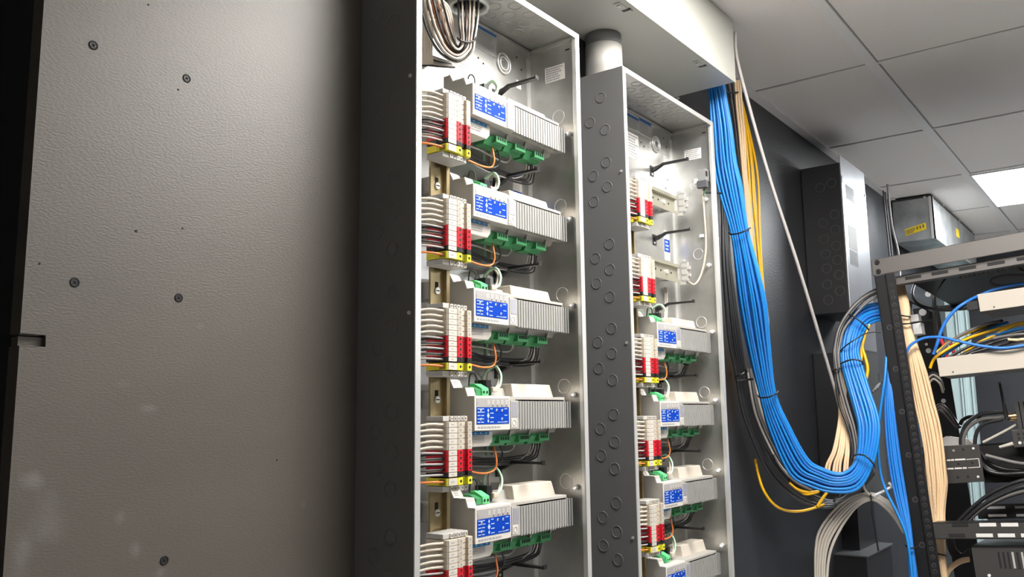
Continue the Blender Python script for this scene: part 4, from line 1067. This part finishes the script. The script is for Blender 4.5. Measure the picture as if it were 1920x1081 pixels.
bundle(A, B, [.712,.714,.72,.724,.726], 4, 1, .0022, ['cable_black', 'cable_ash'], ['thin black cable squeezed between blue and cream cables at the trunking', 'thin grey cable squeezed between blue and cream cables at the trunking'], ['thin black cables at the trunking', 'thin grey cables at the trunking'], wob=.05)
pxtie([(1362, 174, .712), (1370, 174, .704), (1384, 173, .697)], .0022, 'black tie on the thin cables at the end of the trunking')
# yellow
YW_ = [[(1387,190),(1396,240),(1404,320),(1407,380),(1412,440),(1422,520),(1436,600)], [(1389,190),(1400,240),(1409,310),(1413,380),(1419,440),(1427,520),(1438,600)], [(1391,190),(1403,240),(1416,300),(1422,350),(1424,420),(1428,500),(1436,600)], [(1388,190),(1397,250),(1400,320),(1399,360),(1406,430),(1418,520),(1434,600)], [(1390,190),(1402,250),(1410,300),(1416,380),(1420,450),(1426,520),(1440,600)]]
for i, w in enumerate(YW_):
    w = w+[(1431+i*2, 680), (1452+i*3, 790), (1480+i*3, 868), (1520, 905)]
    wire([ony(x, y, .735+.002*i-(.03 if q > 7 else 0)) for q, (x, y) in enumerate(w)], .0031, 'cable_yellow', 'fibre_cable', 'yellow cable dropping behind the blue bundle from the trunking', 'cable', 'yellow cables behind the blue bundle')
wire([ony(*p) for p in ((1416, 860, .745), (1421, 885, .738), (1430, 915, .728), (1446, 940, .715), (1466, 954, .700), (1490, 958, .688), (1515, 955, .675), (1545, 945, .66))], .0031, 'cable_yellow', 'fibre_cable', 'yellow cable hanging lowest below the black cables', 'cable')
wire([ony(*p) for p in ((1480, 905, .70), (1495, 917, .69), (1515, 922, .68), (1535, 920, .67))], .0032, 'cable_yellow', 'fibre_cable', 'yellow cable showing between black cables at the loop bottom, upper one', 'cable')
wire([ony(*p) for p in ((1484, 912, .70), (1500, 923, .69), (1515, 926, .68), (1534, 922, .67))], .0032, 'cable_yellow', 'fibre_cable', 'yellow cable showing between black cables at the loop bottom, lower one', 'cable')
wire([ony(*p) for p in ((1532, 950, .645), (1540, 937, .640), (1548, 926, .635), (1556, 915, .64))], .0034, 'cable_yellow', 'fibre_cable', 'short bright yellow cable piece below the blue loop', 'cable')
wire([onx(*p) for p in ((1630, 608, 2.01), (1622, 628, 2.0), (1617, 650, 1.99), (1622, 668, 1.985), (1627, 690, 1.98), (1623, 712, 1.975), (1608, 740, 1.965))], .0033, 'cable_yellow', 'fibre_cable', 'yellow cable bulging right of the blue bundle near the rack post', 'cable')
wire([onx(*p) for p in ((1625, 608, 2.01), (1616, 628, 2.0), (1614, 650, 1.99), (1615, 672, 1.985), (1606, 700, 1.975))], .0033, 'cable_yellow', 'fibre_cable', 'yellow cable close against the right edge of the blue bundle', 'cable')
# white cord
wire([onx(*p) for p in ((1379, 60, 1.632), (1381, 105, 1.635), (1402, 190, 1.66), (1445, 340, 1.72), (1497, 500, 1.80), (1548, 670, 1.90), (1574, 762, 1.96), (1580, 800, 1.985), (1582, 850, 2.0))], .0036, 'cord_white', 'supply_cable', 'pale cord slanting from the ceiling down across the dark wall', 'cord')
# grey fan
A = [(1527,1130),(1527,1081),(1528,1030),(1536,993),(1566,952),(1600,929),(1634,924),(1660,934),(1682,953),(1700,985)]
B = [(1552,1130),(1552,1081),(1556,1045),(1566,1015),(1585,980),(1608,950),(1634,937),(1655,949),(1676,972),(1694,1000)]
bundle(A, B, [1.93,1.93,1.93,1.93,1.935,1.94,1.95,1.98,2.02,2.05], 6, 1, .0031, 'cable_grey', 'grey cable arching under the blue loop and fanning down', 'grey cables arching below the loop', wob=.06, ties=(6,), plane=onx)
xtie([(1631, 921, 1.955), (1633, 929, 1.938), (1634, 939, 1.95)], .0017, 'black tie at the crest of the grey cable arch')
wire([onx(*p) for p in ((1634, 936, 1.95), (1636, 965, 1.96), (1642, 1000, 1.97), (1647, 1032, 1.98))], .0018, 'black_plastic', 'tie_tail', 'long black strap hanging from the grey cable arch', 'cable tie')
wire([onx(*p) for p in ((1618, 905, 1.93), (1622, 918, 1.935), (1630, 926, 1.94), (1640, 930, 1.95))], .0026, 'cable_grey', 'network_cable', 'short grey cable rising from the arch crest into the loop', 'cable')
wire([onx(*p) for p in ((1640, 928, 1.95), (1655, 921, 1.98), (1668, 914, 2.0), (1672, 911, 2.0), (1666, 904, 2.0))], .0030, 'white_plastic', 'network_cable', 'whitish cable leading right from the arch crest behind the blue cables', 'cable')
# vertical blue group beside the post
A = [(1662,640),(1662,700),(1659,750),(1660,806),(1666,869),(1677,929),(1693,982),(1702,1024),(1705,1081),(1708,1130)]
B = [(1668,640),(1669,700),(1676,750),(1682,806),(1691,869),(1701,929),(1708,982),(1712,1024),(1720,1081),(1726,1130)]
bundle(A, B, [2.02,2.005,1.995,1.99,1.985,1.98,1.97,1.962,1.955,1.95], 5, 2, .0027, ['cable_blue2', 'cable_blue'], 'blue network cable running down the left side of the rack post', 'blue cables beside the rack post', wob=.05, ties=(7,), plane=onx)
wire([onx(*p) for p in ((1663, 640, 2.02), (1660, 700, 1.99), (1653, 752, 1.98), (1647, 800, 1.975), (1647, 850, 1.97), (1652, 892, 1.965), (1664, 925, 1.96), (1684, 965, 1.955), (1700, 1005, 1.95), (1708, 1060, 1.945), (1712, 1110, 1.94))], .0030, 'cable_blue', 'network_cable', 'single blue cable bowing out left of the group beside the rack post', 'cable')
xtie([(1698, 1021, 1.97), (1703, 1026, 1.953), (1712, 1027, 1.951), (1722, 1024, 1.97)], .0020, 'black tie on the blue group beside the rack post')
for i in range(3):
    wire([ony(*p) for p in ((1636+i*4, 735-i*3, .56), (1646+i*3, 722-i*2, .57), (1656+i*2, 716, .565), (1664, 713, .55))], .0028, 'cable_ash', 'network_cable', 'dark cable end curling out between the blue bundle and post', 'cable', 'dark cable ends by the post')

# beige bundle inside the rack
rp = lambda px, py, d: rkw(px, py, d)
A = [(1676,520),(1679,548),(1687,588),(1690,615),(1700,672),(1704,707),(1713,751),(1722,795),(1730,840),(1734,880),(1737,907),(1742,951),(1747,985),(1751,1012),(1757,1050),(1763,1095)]
B = [(1692,520),(1699,548),(1705,576),(1708,615),(1728,669),(1741,707),(1752,751),(1764,795),(1771,840),(1775,880),(1777,907),(1772,951),(1771,985),(1771,1012),(1773,1050),(1778,1095)]
Yd = [.10,.07,.05,.045,.04,.04,.04,.04,.04,.04,.04,.04,.035,.035,.035,.035]
bundle(A, B, Yd, 8, 2, .0027, 'cable_cream', 'beige cable in the wide bundle inside the rack post', 'beige cables inside the rack', wob=.05, ties=(2, 3, 13), plane=rp)
def rktie(pts, r, label, m='black_plastic'): return tie_band([rkw(*p) for p in pts], r, label, m=m)
rktie([(1686, 590, .05), (1690, 591, .036), (1703, 593, .036), (1707, 594, .05)], .0018, 'black tie on the beige bundle near the rack top, upper of two')
rktie([(1687, 606, .05), (1692, 607, .036), (1708, 606, .036), (1725, 603, .10), (1752, 598, .30)], .0018, 'black tie on the beige bundle near the rack top, lower one reaching right')
rktie([(1752, 1034, .04), (1757, 1037, .028), (1770, 1040, .028), (1774, 1041, .04)], .0018, 'black tie on the beige bundle below the slotted panel')
mb = MB(TR); 
for k in range(7):
    p = rk(1745.5+k*1.4, 912+k*7.5, .032); bars(mb, p+Vector((-.002, .001, 0)), (0, -.15, -1), (0, -1, .15), .007, .0018, 1, 'mark_grey', seed=k, lo=.3, hi=.6)
mb.build('cable_print', LAST[-14])
def rwire(pts, r, m, name, label, cat, group=None):
    pts = list(pts); e0, e1 = pts[-2], pts[-1]
    if e1[0] >= 1930: k = 170/(e1[0]-e0[0]); pts.append((e1[0]+170, e1[1]+(e1[1]-e0[1])*k*.5, e1[2]+.02))
    mb = MB(); mb.tube([rkw(*p) for p in pts], r, m, 7, 5); return tag(mb.build(name), label, cat, group)
rwire([(1699, 668, .02), (1702, 655, .02), (1712, 643, .02), (1735, 633, .02), (1765, 632, .015), (1800, 640, .01), (1840, 648, .008), (1880, 652, .008), (1920, 647, .01), (1960, 640, .02)], .0030, 'cable_blue2', 'patch_cable', 'blue patch cable arching from the beige bundle over the lower white unit', 'cable')
rwire([(1750, 664, .05), (1757, 645, .05), (1765, 620, .05), (1775, 600, .05), (1792, 580, .05), (1812, 566, .055), (1840, 552, .08), (1870, 541, .09), (1930, 530, .10)], .0036, 'cable_blue2', 'patch_cable', 'blue patch cable rising past the black plug to the upper white unit', 'cable')
rwire([(1707, 672, .055), (1713, 720, .05), (1718, 770, .05), (1724, 830, .05), (1728, 850, .05)], .0030, 'cable_blue2', 'network_cable', 'single blue cable along the left edge of the beige bundle', 'cable')
rwire([(1722, 521, .30), (1714, 536, .25), (1711, 553, .20), (1722, 570, .15), (1745, 578, .12), (1775, 581, .08), (1800, 578, .06)], .0036, 'cable_black', 'power_cable', 'black power cable looping under the rack roof to the upper white unit', 'cable')
mb = MB(TR); p = rk(1798, 578, .06); q_ = rk(1834, 572, .06)
mb.cyl(p, p+(q_-p)*.45, .0050, 'cable_black', 10, .0065); mb.box(.052, .070, (p+(q_-p)).y-.001, (p+(q_-p)*.45).y, p.z-.008, p.z+.010, 'black_plastic'); tag(mb.build('power_plug'), 'black plug pushed into the side of the upper white unit', 'plug')
rwire([(1720, 521, .40), (1740, 525, .40), (1750, 545, .40), (1752, 580, .40), (1756, 620, .40), (1762, 640, .38)], .005, 'cable_ash', 'power_cable', 'dark cable hanging before the rear post of the rack', 'cable')
rwire([(1716, 530, .35), (1708, 560, .35), (1706, 600, .33)], .004, 'cable_ash', 'power_cable', 'dark cable bending down behind the beige bundle top', 'cable')
rwire([(1930, 516, .12), (1895, 516, .12), (1866, 521, .12), (1858, 529, .12), (1872, 535, .12), (1900, 534, .12)], .003, 'cable_ash', 'patch_cable', 'grey loop of cable above the upper white unit', 'cable')
rwire([(1880, 486, .20), (1900, 495, .20), (1930, 510, .18)], .003, 'cable_ash', 'patch_cable', 'grey cable end hanging from the slotted strip', 'cable')
rwire([(1785, 508, .05), (1770, 528, .2), (1755, 548, .35)], .002, 'black_plastic', 'strap', 'thin black strap running from the slotted strip to the rear post', 'strap')
# tangle of patch cables between the two units
TG = [('cable_yellow', 'yellow', [(1744, 690, .07), (1752, 672, .07), (1775, 655, .08), (1810, 636, .10), (1850, 622, .12), (1890, 612, .12), (1930, 603, .12)]), ('cable_yellow', 'yellow', [(1800, 668, .10), (1830, 645, .11), (1865, 628, .12), (1900, 610, .12), (1930, 606, .12)]),
      ('cable_black', 'black', [(1760, 668, .09), (1785, 648, .10), (1820, 630, .11), (1850, 614, .12), (1880, 600, .13)]), ('cable_blue', 'blue', [(1765, 668, .11), (1800, 645, .12), (1840, 622, .13), (1870, 610, .13), (1890, 604, .14)]),
      ('cable_ash', 'grey', [(1758, 664, .08), (1780, 642, .09), (1812, 622, .10), (1846, 608, .11), (1875, 602, .12)]), ('cable_black', 'black', [(1775, 672, .08), (1815, 650, .09), (1860, 636, .10), (1930, 618, .10)]), ('cable_black', 'black', [(1790, 672, .07), (1840, 650, .08), (1890, 634, .09), (1930, 626, .09)]),
      ('cable_yellow', 'yellow', [(1756, 660, .10), (1790, 634, .11), (1830, 618, .12), (1850, 612, .12)]), ('cable_blue', 'blue', [(1850, 632, .12), (1885, 622, .12), (1930, 614, .12)]), ('cable_black', 'black', [(1820, 662, .07), (1870, 648, .08), (1930, 634, .08)]), ('cable_ash', 'grey', [(1862, 634, .07), (1890, 629, .07), (1930, 625, .07)]), ('cable_cream', 'cream', [(1890, 636, .07), (1910, 637, .07), (1930, 635, .07)]), ('cable_black', 'black', [(1835, 668, .06), (1880, 655, .06), (1930, 642, .06)])]
for m, c, p in TG: rwire(p, .0032, m, 'patch_cable', '%s patch cable in the tangle between the two white units' % c, 'cable', '%s patch cables between the white units' % c)
# black cables lower in the rack
BK = [[(1803, 842, .13), (1802, 820, .13), (1812, 795, .13), (1835, 778, .13), (1862, 773, .13), (1885, 772, .13)], [(1807, 842, .13), (1807, 820, .13), (1817, 800, .13), (1840, 786, .13), (1870, 783, .13), (1886, 781, .13)], [(1828, 842, .13), (1829, 820, .13), (1836, 802, .13), (1850, 792, .13), (1880, 786, .13)],
      [(1800, 796, .20), (1806, 786, .2), (1820, 781, .2), (1840, 783, .2)], [(1833, 850, .12), (1845, 872, .12), (1870, 886, .12), (1900, 890, .12), (1935, 888, .12)], [(1838, 845, .115), (1852, 864, .115), (1880, 878, .115), (1935, 882, .115)], [(1836, 858, .11), (1850, 880, .11), (1880, 888, .11), (1935, 886, .11)],
      [(1848, 853, .10), (1875, 860, .10), (1905, 867, .10), (1940, 870, .10)], [(1780, 1000, .06), (1800, 974, .06), (1830, 945, .06), (1870, 918, .06), (1935, 896, .06)], [(1788, 1000, .05), (1810, 975, .05), (1840, 948, .05), (1880, 926, .05), (1935, 908, .05)], [(1800, 995, .07), (1830, 962, .07), (1870, 938, .07), (1935, 918, .07)]]
for i, p in enumerate(BK): rwire(p, .0042, ['cable_black', 'cable_ash', 'cable_black'][i % 3], 'power_cable', ['thick black cable curving through the lower half of the rack', 'thick charcoal cable curving through the lower half of the rack', 'thick black cable curving through the lower half of the rack'][i % 3], 'cable', ['thick black cables low in the rack', 'thick charcoal cables low in the rack', 'thick black cables low in the rack'][i % 3])
for i in range(5): rwire([(1752, 768+i*4, .25), (1762, 758+i*3, .25), (1775, 765+i*5, .25), (1790, 785+i*4, .25), (1800, 800, .22)], .003, 'cable_ash' if i % 2 else 'cable_black', 'power_cable', ('charcoal' if i % 2 else 'black')+' lead in the tangle right of the beige bundle', 'cable', ('charcoal' if i % 2 else 'black')+' leads in the tangle')
for i in range(4): rwire([(1740, 705+i*5, .12), (1750, 698+i*4, .12), (1762, 706+i*4, .12), (1768, 720+i*5, .14)], .0028, ['cable_black', 'cable_grey'][i % 2], 'power_cable', ['black', 'grey'][i % 2]+' lead poking out left of the lower white unit', 'cable', ['black', 'grey'][i % 2]+' leads at the lower white unit')
for i in range(7): rwire([(1776+i*2, 1010, .08), (1778+i*2, 1025, .08), (1786+i*2, 1042-i, .08), (1800+i, 1050-i*2, .08), (1818, 1048-i*3, .08)], .0025, 'cable_black', 'power_cable', 'thin black cable curling below the slotted panel', 'cable', 'thin black cables below the slotted panel')
for i in range(3): rwire([(1774, 1085-i*2, .06), (1782, 1068-i*3, .06), (1800, 1055-i*3, .06), (1818, 1050-i*2, .06)], .0030, 'cable_cream', 'network_cable', 'cream cable tail below the slotted panel', 'cable', 'cream cable tails low in the rack')

# ------------------------------------------------------------------ finish
for o in bpy.data.objects:
    if '_o' in o: del o['_o']
w = bpy.data.worlds.new('world'); S.world = w; w.use_nodes = True
w.node_tree.nodes['Background'].inputs['Color'].default_value = (0, 0, 0, 1)
S.cycles.max_bounces = 8
S.view_settings.view_transform = 'Standard'; S.view_settings.look = 'None'
S.view_settings.exposure = .40; S.view_settings.gamma = 1; S.view_settings.use_curve_mapping = False
